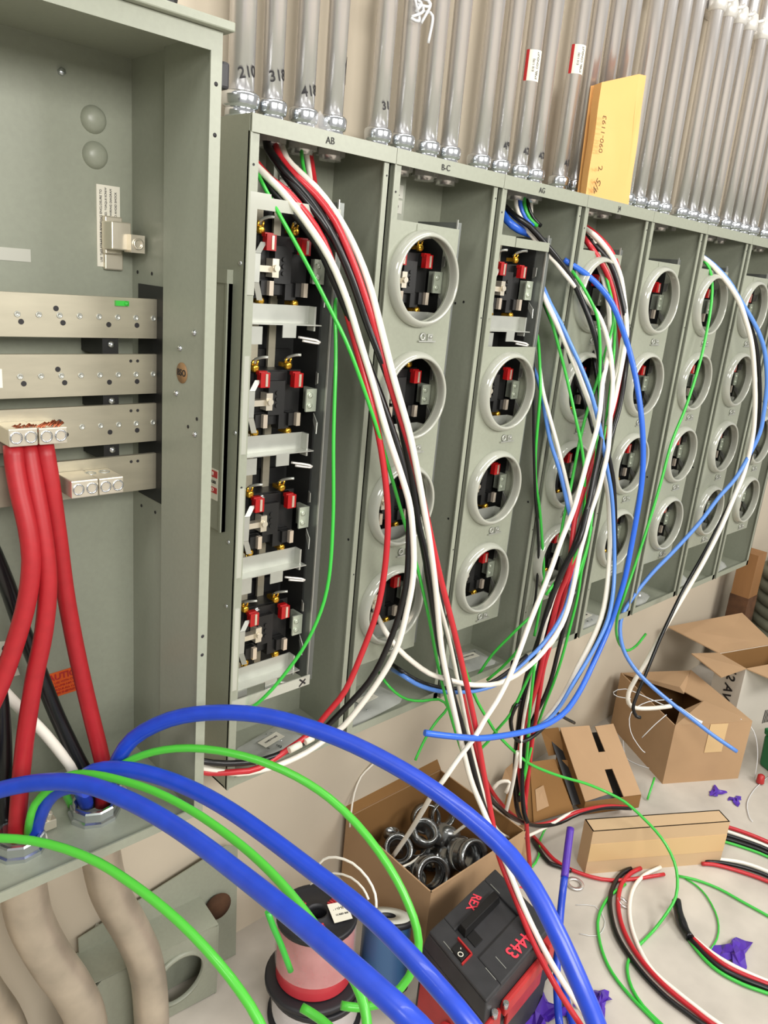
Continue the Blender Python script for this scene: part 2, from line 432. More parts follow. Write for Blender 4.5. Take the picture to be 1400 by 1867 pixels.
for i in range(8):
    c = thing('meter_cabinet', cab_labels[i], 'electrical cabinet', (BW * i, 0, H), 'meter cabinets in a row on the wall')
    cabs.append(c)
    if i == 0:
        a = part('shell', shell_mb(), M_ENC, c); shell_me = a.data
        b = part('top_lid', lid_mb(), M_ENC, c); lid_me = b.data
        bus = MB()
        for x in (.052, .078, .118): bus.box(x, x + (.016 if x > .06 else .010), .088, .094, -1.06, -.13)
        bb = part('bus_bar', bus, M_ALU, c); bus_me = bb.data
        pt = part('partition', MB().box(.1985, .201, .006, .12, -1.075, -.110).box(.1985, .211, .004, .006, -1.075, -.110), M_PART, c); pt.data.name = 'partition'
        eg = part('partition_edge', MB().box(.1965, .1985, .002, .006, -1.075, -.105), M_BRACKET, c); eg_me = eg.data; pt_me = pt.data
    else:
        part('shell', shell_me, None, c); part('top_lid', lid_me, None, c); part('bus_bar', bus_me, None, c); part('partition', pt_me, None, c); part('partition_edge', eg_me, None, c)
    if i == 0:
        ln = part('insulating_liner', MB().box(.004, .1975, .112, .118, -1.072, -.122).box(.1945, .1975, .034, .112, -1.072, -.122), M_LINER, c); ln_me = ln.data
    else: part('insulating_liner', ln_me, None, c)
    for r in range(4):
        if sock0 is None:
            sock0 = make_socket(c); s_ = sock0
        else:
            s_ = copy_tree(sock0, c)
        s_.location = (0, 0, ROWC[r]); 
        if i == 0 or (i == 2 and r == 0): continue
        if 'cov' not in cov_me:
            q = part('ring_cover', cover_mb(0), M_ENC, c, (0, 0, ROWC[r])); cov_me['cov'] = q.data
            q2 = part('ring_hub', ring_mb(0), M_RING, c); q2.parent = q; cov_me['ring'] = q2.data; q2.name = 'meter_ring'
            q3 = part('hasp', hasp_mb(0), M_BRACKET, c); q3.parent = q; cov_me['hasp'] = q3.data
        else:
            q = part('ring_cover', cov_me['cov'], None, c, (0, 0, ROWC[r]))
            for nm in ('ring', 'hasp'):
                q2 = bpy.data.objects.new('meter_ring' if nm == 'ring' else 'hasp', cov_me[nm]); C.objects.link(q2); q2.parent = q
        if r == 0 and i < 7:
            q2 = slot_mb(0).build('card_slot', M_ENC, None, (0, 0, 0)); q2.parent = q
    # the open fronts keep their plain strips
    if i == 0:
        for bx in [(.004, .045, -.142, -.116), (.045, .197, -.142, -.122), (.004, .199, -1.08, -1.058), (.004, .018, -.28, -.142)] + [(.004, .014, ROWC[r] - .09, ROWC[r] + .085) for r in range(1, 4)]:
            part('cover_frame', MB().box(bx[0], bx[1], -.004, -.001, bx[2], bx[3]), M_RING, c)
        m = MB()
        for dx, dz in ((1, 1), (1, -1)): m.slab([(.178 - .008 * dx, -.0045, -1.069 - .007 * dz), (.178 + .008 * dx, -.0045, -1.069 + .007 * dz), (.178 + .010 * dx, -.0045, -1.069 + .004 * dz), (.178 - .006 * dx, -.0045, -1.069 - .010 * dz)], .0005)
        part('marker_cross', m, M_INK, c)
    if i == 2:
        for bx in [(.004, .066, -.142, -.120), (.069, .195, -.142, -.122), (.004, .015, -.30, -.142)]:
            part('cover_frame', MB().box(bx[0], bx[1], -.004, -.001, bx[2], bx[3]), M_ENC, c)
    if i in marks:
        text('marker_writing', marks[i][0], .016, frame((BW * i + BW * marks[i][1], -.0066, H - .015), (1, 0, .05), (0, 0, 1)), M_INK, c)
    # paper labels on the back wall near the top
    if i in (0, 1, 3):
        lx = .155 if i == 0 else .10
        for k, z in enumerate((-.058, -.088)):
            y = DEP - .034 if i == 0 else .118
            lb = MB().box(BW * i + lx, BW * i + lx + .042, y - .002, y, H + z - .013, H + z + .013).build('paper_label', M_LABELG, c)
            if k == 0:
                text('label_print', '(', .014, frame((BW * i + lx + .02, y - .0022, H + z + .004), (0, 0, 1), (-1, 0, 0)), M_INK, lb)
                mm = MB(); mm.box(BW * i + lx + .01, BW * i + lx + .032, y - .0025, y - .002, H + z - .008, H + z - .006)
                mm.build('label_rule', M_INK, SUB, ORIG[c]).parent = lb
            else: text('label_print', 'HSQ', .011, frame((BW * i + lx + .021, y - .0022, H + z), (1, 0, 0), (0, 0, 1)), M_INK, lb)
        if i: MB().box(BW * i + lx - .01, BW * i + lx + .05, .118, .122, H - .12, H - .03).build('label_plate', M_ENC, c)
    # punched holes and screws on strips and the side wall
    m = MB()
    for z in (-.075, -.16, -.62, -1.1): m.cyl((.0095, -.0012, z), (.0095, -.0016, z), .0022, 8)
    for z in (-.05, -.3, -.85): m.cyl((BW - .016, -.0002, z), (BW - .016, -.0006, z), .0018, 8)
    for y, z in ((.06, -.27), (.085, -.275), (.03, -.78)): m.cyl((BW - .0121, y, z), (BW - .0125, y, z), .003, 8)
    part('punched_hole', m, M_INK, c)['kind'] = 'stuff'
# left cabinet's side plate with its warning sticker
sp = MB()
sp.box(-.008, 0, .034, .150, 1.146, 1.595).box(-.011, 0, .034, .040, 1.146, 1.595).box(-.012, 0, .034, .15, 1.595, 1.618)
side = sp.build('side_plate', M_ENC, cabs[0])
st = MB().box(-.0092, -.008, .050, .1, 1.203, 1.262).build('warning_sticker', M_LABEL, SUB, ORIG[cabs[0]]); st.parent = side
m = MB().box(-.0097, -.0092, .051, .1, 1.246, 1.259).box(-.0097, -.0092, .051, .1, 1.216, 1.227); q = m.build('red_band', M_LRED, SUB, ORIG[cabs[0]]); q.parent = side
text('sticker_print', 'O', .010, frame((-.0100, .066, 1.2215), (0, -1, 0), (0, 0, 1)), M_LABEL, side)
text('sticker_print', 'II', .010, frame((-.0100, .066, 1.2525), (0, -1, 0), (0, 0, 1)), M_LABEL, side)
text('sticker_print', 'DANGER', .008, frame((-.0095, .071, 1.237), (0, -1, 0), (0, 0, 1)), M_INK, side)
m = MB()
for y, z in ((.02, 1.13), (.012, 1.63), (.01, 1.34), (.02, 1.0)): m.lathe([(.004, 0), (.004, .002), (.002, .003), (0, .003)], (0, y, z), (-1, 0, 0), 10)
m.build('side_screw', M_ZINC, cabs[0])['kind'] = 'stuff'

# ------------------------------------------------------------------ big enclosure on the left
YF, XR, ZB, ZT = -.10, -.1165, .66, 1.931
enc = thing('pull_box', 'large grey pull box with bare busbars and thick red cables at the left', 'electrical box', (-.44, 0, ZB))
m = MB(); t = .004
m.box(-.80, XR, .163, .167, ZB, ZT); m.box(-.796, XR - .003, YF + .0002, .163, ZT - t, ZT - .0003); m.box(-.796, XR - .003, YF + .0002, .163, ZB, ZB + t)
m.box(-.80, -.796, YF + .0002, .163, ZB, ZT - .0003)
m.box(XR - .003, XR, YF + .0002, .163, ZB, ZT - .0003)
m.box(XR - .014, XR - .003, YF + .0004, .034, ZB + .004, ZT - .004)                    # inner liner, nearer half
m.build('shell', M_ENC, enc)
m = MB()
m.box(XR - .018, XR, YF - .003, YF, ZB, ZT)
m.box(-.80, XR - .018, YF - .003, YF, ZT - .026, ZT); m.box(-.80, XR - .018, YF - .003, YF, ZB, ZB + .018)
m.build('front_flange', M_ENC, enc)
m = MB()
for z in (1.865, 1.80, 1.02, .985): m.lathe([(.0032, 0), (.0022, .0008), (0, .001)], (XR - .009, YF - .003, z), (0, -1, 0), 10)
m.build('flange_hole', M_INK, enc)['kind'] = 'stuff'
m = MB(); m.box(-.80, XR + .012, YF - .016, .165, ZT + .0005, ZT + .013)
m.build('drip_hood', M_ENC, enc, bevel=.002)
kb = atz(325, 2, ZT + .02)
m = MB(); m.lathe([(.012, 0), (.014, .012), (.010, .020), (0, .022)], (kb.x, kb.y + .03, ZT + .016), (0, 0, 1), 16); m.build('hood_knob', M_BLK, enc)
m = MB(); m.box(XR, XR + .014, YF - .002, YF + .03, 1.862, 1.897); m.build('latch', M_BLK2, enc, bevel=.004)
# embossed bumps and bolt on the back
for (px, py) in ((170, 218), (173, 283)):
    p = at(px, py, .163)
    MB().lathe([(.021, 0), (.019, .006), (.014, .010), (.008, .012), (0, .012)], p, (0, -1, 0), 24).build('embossed_boss', M_ENC, enc)
p = at(111, 131, .163); MB().lathe([(.006, 0), (.006, .006), (.004, .007), (0, .007)], p, (0, -1, 0), 6).build('bolt', M_ZINC, enc)
# instruction label and ground lug
a = at(175, 335, .1625); b = at(210, 488, .1625)
lab = MB().box(a.x, a.x + .040, .1615, .163, b.z, a.z).build('instruction_label', M_LABEL, enc)
for k, (s, sz) in enumerate((('USE THIS STRAP FOR BONDING ENCLOSURE TO', .0052), ('NEUTRAL, WHEN REQUIRED. TORQUE SCREW', .0046), ('SEE WIRING DIAGRAM', .0050), ('TO AVOID SHOCK', .0050))):
    text('label_print', s, sz, frame((a.x + .007 + k * .0085, .1612, (a.z + b.z) / 2 + (.034 if k > 1 else .012 if k else 0)), (0, 0, 1), (-1, 0, 0)), M_INK, lab)
g = at(210, 430, .15)
m = MB()
m.box(g.x - .018, g.x + .012, .148, .163, g.z - .03, g.z + .03); m.box(g.x - .02, g.x + .014, .12, .158, g.z - .022, g.z + .022); m.box(g.x - .016, g.x + .016, .154, .163, g.z - .055, g.z - .02)
lg = m.build('ground_lug', M_LUG, enc, bevel=.002)
m = MB(); m.box(g.x + .006, g.x + .030, .105, .13, g.z - .024, g.z + .004); m.lathe([(.009, 0), (.009, .003), (.006, .003), (.006, -.002), (0, -.002)], (g.x + .018, .105, g.z - .01), (0, -1, 0), 16); q = m.build('set_screw', M_LUG, SUB, ORIG[enc]); q.parent = lg
a = at(0, 450, .163); b = at(56, 478, .163); MB().box(a.x - .1, b.x, .1618, .163, b.z, a.z).build('blank_label', M_LABELG, enc)
# lower warning stickers
a = at(80, 1232, .1625); b = at(152, 1210, .1625); c2 = at(160, 1252, .1625); d2 = at(96, 1272, .1625)
lab = MB().slab([a, d2, c2, b], .0012).build('caution_sticker', M_ORANGE, enc)
dirx = (b - a)
text('sticker_print', 'CAUTION', .0175, frame(a.lerp(b, .46) + V((0, -.0022, -.010)), dirx, (0, 0, 1)), M_LRED, lab, bold=.0004)
for k in range(4):
    text('sticker_print', ('FOR USE WITH COPPER', 'OR ALUMINUM WIRE', 'TORQUE ALL LUGS', 'BEFORE ENERGIZING')[k], .006, frame(a.lerp(b, .5) + V((0, -.0022, -.022 - .0075 * k)), dirx, (0, 0, 1)), M_LRED, lab)
a = at(-60, 1175, .1625); b = at(16, 1168, .1625); c2 = at(36, 1230, .1625); d2 = at(-50, 1250, .1625)
lab = MB().slab([a, d2, c2, b], .0012).build('rating_sticker', M_LABEL, enc)
text('sticker_print', '6', .014, frame(b + V((-.010, -.0022, -.012)), (1, 0, .15), (0, 0, 1)), M_INK, lab)
for k in range(3):
    text('sticker_print', ('Neutral', 'LIST No.', 'series C')[k], .008, frame(b + V((-.004 + .002 * k, -.0022, -.030 - .012 * k)), (1, 0, .15), (0, 0, 1)), M_INK, lab)
# brown disc, screws on the right side wall
xs = XR - .0142
p = atx(332, 680, xs)
dk = MB().lathe([(.0165, 0), (.0165, .001), (0, .001)], p, (-1, 0, 0), 32).build('brown_disc', M_BRONZE, enc)
text('disc_print', 'BSO', .015, frame(p + V((-.0014, 0, 0)), (0, -1, 0), (0, 0, 1)), M_INK, dk)
for (px, py) in ((355, 607), (329, 635), (322, 717), (356, 792)):
    p = atx(px, py, xs); MB().lathe([(.0045, 0), (.004, .003), (.002, .004), (0, .004)], p, (-1, 0, 0), 10).build('wall_screw', M_ZINC, enc)
m = MB()
for (px, py) in ((343, 778), (359, 764)):
    p = atx(px, py, xs); m.cyl(p, p + V((-.0006, 0, 0)), .003, 8)
for (px, py) in ((251, 496), (277, 499), (283, 934), (258, 922)):
    p = atx(px, py, XR - .0032); m.cyl(p, p + V((-.0006, 0, 0)), .003, 8)
m.build('knockout_hole', M_INK, enc)['kind'] = 'stuff'
# insulators and busbars
MB().box(XR - .0052, XR - .003, .052, .137, 1.212, 1.582).build('insulator_strip', M_BLK, enc)
bar_z = ((1.497, 1.561), (1.405, 1.471), (1.322, 1.388), (1.236, 1.300))
bars = []
for k, (z0, z1) in enumerate(bar_z):
    b = MB().box(-.78, XR - .0035, .071, .079, z0, z1).build('busbar', M_ALU, enc); bars.append(b)
    q = MB().box(XR - .0045, XR - .0033, .068, .0712, z0, z1).build('copper_edge', M_COPPER, SUB, ORIG[enc]); q.parent = b
    hx = [(-.345 + .031 * j, z0 + .033) for j in range(8)]
    if k == 3: hx = []
    for x, z in hx: q = MB().lathe([(.0045, 0), (.0045, .0012), (.0032, .0014), (.0026, .0002), (0, .0002)], (x, .071, z), (0, -1, 0), 12).build('stud', M_BRACKET, SUB, ORIG[enc]); q.parent = b
    for x, z in (((-.340, z0 + .022), (-.288, z0 + .043), (-.278, z0 + .022), (-.205, z0 + .021), (-.157, z0 + .021)) if k < 3 else ()) + (((-.168, z1 - .011), (-.156, z1 - .011)) if k else ()):
        q = MB().cyl((x, .0712, z), (x, .0705, z), .0042 if z < z1 - .012 else .0026, 12).build('bolt_hole', M_INK, SUB, ORIG[enc]); q.parent = b
    if k < 3:
        MB().box(-.212, -.185, .08, .162, z0 - .03, z0).build('standoff', M_BLK, enc)
        p = V((-.198, .079, z0 - .011)); MB().lathe([(.006, 0), (.005, .004), (0, .005)], p, (0, -1, 0), 10).build('standoff_bolt', M_ZINC, enc)
gl = at(222, 553, .069); q = MB().box(gl.x - .011, gl.x + .011, .066, .071, gl.z - .004, gl.z + .004).lathe([(.004, 0), (.003, .004), (0, .005)], (gl.x + .006, .066, gl.z), (0, -1, 0), 8).build('green_screw', M_W['green'], SUB, ORIG[enc]); q.parent = bars[0]
a = at(4, 690, .07); q = MB().box(a.x - .03, a.x, .0695, .071, a.z - .014, a.z + .014).build('phase_label', M_LABEL, SUB, ORIG[enc]); q.parent = bars[1]
# cable lugs
def lug(x0, x1, z0, z1, y0, parent, n=2):
    m = MB(); m.box(x0, x1, y0, .071, z0, z1)
    l = m.build('cable_lug', M_LUG, SUB, ORIG[enc], bevel=.002); l.parent = parent
    for k in range(n):
        x = x0 + (x1 - x0) * (k + .5) / n
        q = MB().lathe([(.0092, 0), (.0092, .0015), (.0072, .0015), (.0066, -.004), (0, -.005)], (x, y0, (z0 + z1) / 2), (0, -1, 0), 18).build('lug_screw', M_ZINC, SUB, ORIG[enc]); q.parent = parent
        q = MB().lathe([(.004, 0), (.004, .002), (0, .002)], (x, y0 + .0045, (z0 + z1) / 2), (0, -1, 0), 6).build('hex_socket', M_INK, SUB, ORIG[enc]); q.parent = parent
    return l
def lug_px(px0, px1, py0, py1, y0, parent):
    a = at(px0, py0, y0); b = at(px1, py1, y0)
    lug(a.x, b.x, b.z, a.z, y0, parent)
lug_px(15, 70, 783, 812, .018, bars[2]); lug_px(71, 124, 781, 808, .018, bars[2])
lug_px(130, 180, 878, 904, .012, bars[3]); lug_px(181, 226, 873, 898, .012, bars[3])
m = MB()
for (px, py) in ((148, 869), (178, 866), (165, 864), (190, 861)):
    p = at(px, py, .05); m.lathe([(.009, 0), (.009, .002), (.006, .002), (.006, 0)], p, (0, 0, 1), 16)
q = m.build('cable_port', M_BRACKET, SUB, ORIG[enc]); q.parent = bars[3]
m = MB()
for (px, py) in ((30, 781), (78, 776)):
    p = at(px, py, .03)
    for k in range(16):
        a = p + V((random.uniform(-.016, .018), random.uniform(-.008, .008), -.008)); m.tube([a, a + V((.008, 0, .008)), a + V((.016, .002, .010 + random.uniform(0, .004)))], .0013, 5)
q = m.build('copper_strand', M_COPPER, SUB, ORIG[enc]); q.parent = bars[2]; q['kind'] = 'stuff'
# hubs in the bottom
def hub(px, py, name):
    p = atz(px, py, ZB + .02)
    m = MB(); m.lathe([(.034, 0), (.045, 0), (.045, .007), (.041, .009), (.041, .024), (.039, .027), (.034, .027), (.034, 0)], (p.x, p.y, ZB + .004), (0, 0, 1), 10, False, True)
    h_ = m.build('bushing_hub', M_ZINC, enc)
    m = MB(); c_ = V((p.x + .050, p.y + .012, ZB + .03)); m.box(c_.x - .012, c_.x + .014, c_.y - .008, c_.y + .008, c_.z - .022, c_.z - .004); m.cyl(c_ + V((0, 0, -.01)), c_ + V((.004, -.006, .012)), .005, 8)
    q = m.build('bonding_lug', M_LUG, SUB, ORIG[enc], bevel=.001); q.parent = h_
    return p
hub_r = hub(172, 1468, 'rear'); hub_f = hub(35, 1528, 'front')

# rigid conduit bends under the box
def bend(label, p0, pts, r):
    P = [V((p0.x, p0.y, ZB - .002))] + [V(q) for q in pts]
    o = MB().tube(spline(P, .02), r, 20).build('conduit_bend', M_AGED, None, P[0])
    return setp(o, label, 'conduit', 'rigid conduit offsets under the pull box')
def px_at_y(lst): return [at(a, b, y) for a, b, y in lst]
bend('right one of the two fat offset conduits under the pull box', V((-.262, .035, 0)), px_at_y([(190, 1590, .035), (207, 1640, .035), (240, 1698, .03), (266, 1760, .025), (276, 1850, .02), (276, 1990, .02)]), .036)
bend('middle fat offset conduit under the pull box, left of its twin', V((-.405, .005, 0)), px_at_y([(48, 1650, .01), (64, 1698, .012), (97, 1755, .012), (134, 1808, .012), (160, 1875, .012), (168, 2020, .012)]), .038)
bend('short piece of fat conduit showing in the bottom left corner', V((-.57, .03, 0)), px_at_y([(-70, 1740, .04), (-30, 1810, .06), (10, 1868, .08), (30, 1940, .09), (34, 2060, .09)]), .034)

# ------------------------------------------------------------------ vertical conduits with connectors
cx_list = [.046, .110, .180, .248, .364, .430, .505, .571, .672, .742, .816, .876, .982, 1.052, 1.125, 1.195, 1.296, 1.366, 1.440, 1.510, 1.618, 1.687, 1.757, 1.828, 1.926, 1.998, 2.068, 2.142, 2.242, 2.315, 2.385, 2.455]
ordw = ['first', 'second', 'third', 'last']
cabn = ['leftmost', 'second', 'third', 'fourth', 'fifth', 'sixth', 'seventh', 'rightmost']
extra = {0: 'marked 210', 1: 'marked 318', 2: 'marked 418', 3: 'smudged black', 4: 'marked 31 in black', 5: 'plastic wrap tied on',
         9: 'marked 49', 10: 'with red and white sticker', 11: 'marked 42 by hand', 12: 'with red edged sticker', 13: 'beside the yellow envelope'}
wr = {0: '210', 1: '318', 2: '418', 4: '31', 9: '49', 10: '42', 11: '42', 12: '41', 13: '41'}
YC = .10
conds = []
con_me = nut_me = clamp_me = None
for k, x in enumerate(cx_list):
    r = .0225 if k == 0 else .0192
    cab = k // 4
    lab = '%s of four conduits above the %s meter cabinet' % (ordw[k % 4], cabn[cab] if cab in (0, 7) else cabn[cab])
    if k in extra: lab += ', ' + extra[k]
    o = MB().lathe([(r, .018), (r, 1.75)], (x, YC, H), (0, 0, 1), 24, True).build('conduit', M_GALV, None, (x, YC, H))
    setp(o, lab, 'conduit', 'steel conduits rising along the wall'); conds.append(o)
    s = r / .0192
    if k < 2:
        m = MB(); m.lathe([(.0195 * s, .001), (.0225 * s, .001), (.0225 * s, .019), (.0215 * s, .0205), (.0215 * s, .022), (.0255 * s, .0235), (.0265 * s, .027), (.0275 * s, .039), (.0268 * s, .043), (.0235 * s, .0465), (.0192 * s, .047)], (0, 0, 0), (0, 0, 1), 28)
        q = m.build('connector', M_ZINC, None, (0, 0, 0)); q.parent = o
        if k == 1: con_me = q.data
    else:
        q = bpy.data.objects.new('connector', con_me); C.objects.link(q); q.parent = o
    if nut_me is None:
        m = MB(); m.lathe([(.0285, -.022), (.0285, -.010)], (0, 0, 0), (0, 0, 1), 8, True, True); m.lathe([(.021, -.030), (.021, -.004)], (0, 0, 0), (0, 0, 1), 20, True)
        q = m.build('locknut', M_GALV, None, (0, 0, 0)); nut_me = q.data
    else:
        q = bpy.data.objects.new('locknut', nut_me); C.objects.link(q)
    q.parent = o
    if x > 1.5:
        if clamp_me is None:
            m = MB(); m.lathe([(.0196, .572), (.0245, .574), (.026, .600), (.022, .616), (.0195, .618)], (0, 0, 0), (0, 0, 1), 20)
            m.tube(spline([(.018, -.016, .6), (.034, -.026, .606), (.05, -.02, .616)], .006), .005, 8)
            q = m.build('strut_clamp', M_WCAP, None, (0, 0, 0)); clamp_me = q.data
        else: q = bpy.data.objects.new('strut_clamp', clamp_me); C.objects.link(q)
        q.parent = o
    if k in wr:
        if k < 3:
            px = (452, 512, 570)[k]; zz = at(px, (132, 140, 168)[k], YC - r).z
        elif k == 4: zz = H + .085
        else: zz = H + .075
        tw = text('marker_writing', wr[k], .024 if k < 3 else .020, None, M_INK, o, .0002, 0.0002, ((x, YC), r, math.radians(-92), zz))
    if k in (10, 12):
        z0, z1 = (at(962, 143, YC - r).z, at(973, 87, YC - r).z) if k == 10 else (at(1040, 128, YC - r).z, at(1048, 74, YC - r).z)
        for nm, a0, a1, mt in (('paper_sticker', -165, -65, M_LABEL), ('red_edge', -190, -165, M_LRED)):
            vs = []; nn = 10
            for j in range(nn + 1):
                a = math.radians(a0 + (a1 - a0) * j / nn)
                for z in (z0, z1): vs.append((x + (r + .0006) * math.cos(a), YC + (r + .0006) * math.sin(a), z))
            q = MB().add(vs, [(2 * j, 2 * j + 2, 2 * j + 3, 2 * j + 1) for j in range(nn)], True).build(nm, mt, SUB, (x, YC, H)); q.parent = o
        wrap_rot = PI / 2
        text('sticker_print', 'STEEL CONDUIT', .0075, None, M_INK, o, .0002, 0, ((x, YC), r + .0006, math.radians(-100), (z0 + z1) / 2))
        text('sticker_print', 'E10 1193', .007, None, M_INK, o, .0002, 0, ((x, YC), r + .0006, math.radians(-128), (z0 + z1) / 2))
        wrap_rot = .25
    if k == 3:
        vs = []
        for j in range(9):
            a = 2 * PI * j / 9; q_ = math.radians(-25) + .55 * math.cos(a) * (1 + .3 * math.sin(3 * a)); z = H + .125 + .026 * math.sin(a)
            vs.append((x + (r + .0005) * math.cos(q_), YC + (r + .0005) * math.sin(q_), z))
        q = MB().add(vs, [tuple(range(9))]).build('black_smudge', M_INK, SUB, (x, YC, H)); q.parent = o
    if k == 5:
        m = MB()
        for j in range(7):
            a = random.uniform(-2.4, -.6); zz = at(742, 20, YC).z
            p0 = V((x + (r + .002) * math.cos(a), YC + (r + .002) * math.sin(a), zz + random.uniform(-.0, .04)))
            m.tube(spline([p0, p0 + V((random.uniform(-.015, .015), -.016, random.uniform(-.03, .0))), p0 + V((random.uniform(-.02, .02), -.008, -random.uniform(.02, .06)))], .006), .003, 5)
        q = m.build('plastic_wrap', M_W['clear'], SUB, (x, YC, H)); q.parent = o
# strut the conduits are clamped to
o = MB().box(-.3, 3.4, YC + .026, YW - .001, 2.440, 2.481).build('strut_channel', M_GALV, None, (1.5, YC, 2.44)); setp(o, 'horizontal steel strut behind the conduits near the top of the wall', 'strut')

# ------------------------------------------------------------------ yellow envelope on the cabinet tops
env = thing('padded_envelope', 'open yellow envelope with handwriting leaning on the conduits', 'envelope', at(1100, 362, .015))
bl0, bl1, br = at(1058, 352, .05), at(1068, 354, .022), at(1146, 373, .012)
tl0, tl1, tm, tr = at(1083, 155, .066), at(1097, 150, .036), at(1165, 135, .028), at(1178, 138, .024)
bm = at(1137, 371, .012)
for p in (bl0, bl1, br, bm): p.z = H + .001
m = MB()
def sheet(m, a, b, c_, d, nx=8, nz=12, puff=.006):
    vs = []
    for j in range(nz + 1):
        for i_ in range(nx + 1):
            u, v = i_ / nx, j / nz
            p = a.lerp(b, u).lerp(d.lerp(c_, u), v); p = p + V((0, -puff * math.sin(PI * u) * math.sin(PI * min(1, v * 1.1)) + .0012 * math.sin(13 * u + 9 * v) * math.sin(PI * v), 0)); vs.append(p)
    m.add(vs, [(j * (nx + 1) + i_, j * (nx + 1) + i_ + 1, (j + 1) * (nx + 1) + i_ + 1, (j + 1) * (nx + 1) + i_) for j in range(nz) for i_ in range(nx)], True)
sheet(m, bl1, bm, tm, tl1); sheet(m, bl0, bl1, tl1, tl0, 3, 12, 0); sheet(m, bm, br, tr, tm, 3, 12, -.002)
q_ = m.build('front_sheet', M_ENV, env)
m = MB(); back = V((.004, .012, 0)); m.slab([bl0 + back, br + back, tr + back, tl0 + back], .0015); m.build('back_sheet', M_ENV, env)
c0 = at(1095, 245, .018)
text('handwriting', '090-1193', .022, frame(c0 + V((0, -.006, 0)), at(1100, 210, .02) - at(1091, 285, .018), (-1, 0, 0)), M_PENCIL, q_, .0003)
text('handwriting', '2', .026, frame(at(1094, 307, .008), (.2, 0, -1), (1, 0, 0)), M_PENCIL, q_, .0003)
text('handwriting', '4/5', .030, frame(at(1088, 340, .010), (.5, 0, 1), (-1, 0, .3)), M_PENCIL, q_, .0003)
# plastic scrap on top
m = MB(); p = at(576, 222, .05); p.z = H
vs = [p + V((-.03, 0, .001)), p + V((-.012, -.012, .026)), p + V((.0, -.01, .038)), p + V((.02, 0, .018)), p + V((.03, .01, .001)), p + V((.0, .02, .012)), p + V((-.01, -.03, .002)), p + V((.022, -.03, .001))]
m.add(vs, [(0, 6, 1), (1, 6, 7, 2), (2, 7, 3), (3, 7, 4), (0, 1, 5), (1, 2, 5), (2, 3, 5), (3, 4, 5)])
setp(m.build('plastic_scrap', M_SCRAP, None, p), 'crumpled clear plastic scrap between conduits on the leftmost cabinet top', 'plastic scrap')

# ------------------------------------------------------------------ hardware bags in the cabinet bottoms
def bag(label, c, lx, ly, h, rz, lab=True):
    c = V(c); t = thing('hardware_bag', label, 'plastic bag', c, 'clear hardware bags in the cabinet bottoms')
    ca, sa = math.cos(rz), math.sin(rz)
    def tr(u, v, w_): return c + V((u * ca - v * sa, u * sa + v * ca, w_))
    n = 9; vs = []
    for sgn in (1, 0):
        for j in range(n):
            for i_ in range(n):
                u, v = i_ / (n - 1) * 2 - 1, j / (n - 1) * 2 - 1
                e = (1 - u ** 4) * (1 - v ** 4)
                vs.append(tr(u * lx / 2, v * ly / 2, .001 + (h * e * (.75 + .25 * math.sin(5 * u + 3 * v)) if sgn else 0)))
    fs = []
    for s_ in range(2):
        for j in range(n - 1):
            for i_ in range(n - 1):
                k = s_ * n * n + j * n + i_; fs.append((k, k + 1, k + n + 1, k + n) if s_ == 0 else (k, k + n, k + n + 1, k + 1))
    MB().add(vs, fs, True).build('bag', M_BAG, t)
    if lab:
        q = MB().hexa([tr(-.03, -.014, h + .001), tr(.03, -.014, h + .001), tr(.03, .012, h + .001), tr(-.03, .012, h + .001), tr(-.03, -.014, h + .002), tr(.03, -.014, h + .002), tr(.03, .012, h + .002), tr(-.03, .012, h + .002)]).build('paper_tag', M_LABEL, t)
        text('tag_print', 'HARDWARE', .007, frame(tr(0, -.001, h + .0022), (ca, sa, 0), (-sa, ca, 0)), M_INK, q)
    m = MB()
    for k in range(6):
        a = tr(random.uniform(-lx, lx) * .25, random.uniform(-ly, ly) * .25, .006); b = a + V((random.uniform(-.015, .015), random.uniform(-.015, .015), .004)); m.cyl(a, b, .003, 8)
    m.build('screws_inside', M_ZINC, t)['kind'] = 'stuff'
zb = H - CH + .005
bag('clear bag with a white tag lying in the bottom of the leftmost cabinet', (.16, .070, zb), .15, .09, .014, .2)
bag('clear bag of parts in the bottom of the second cabinet from left', (BW + .13, .075, zb), .20, .10, .018, .1)
bag('pale clear bag in the bottom of the third cabinet from left', (2 * BW + .21, .085, zb), .15, .10, .016, -.1)
bag('white tagged bag in the bottom of the fifth cabinet from left', (4 * BW + .12, .06, zb), .16, .10, .016, .1)
bag('clear bag in the bottom of the sixth cabinet behind the white wire', (5 * BW + .14, .07, zb), .14, .09, .02, .3, False)
bag('clear bag in the bottom of the seventh cabinet from left', (6 * BW + .12, .07, zb), .12, .08, .03, .1, False)
bag('clear bag in the bottom of the rightmost cabinet', (7 * BW + .12, .07, zb), .14, .09, .03, .1, False)

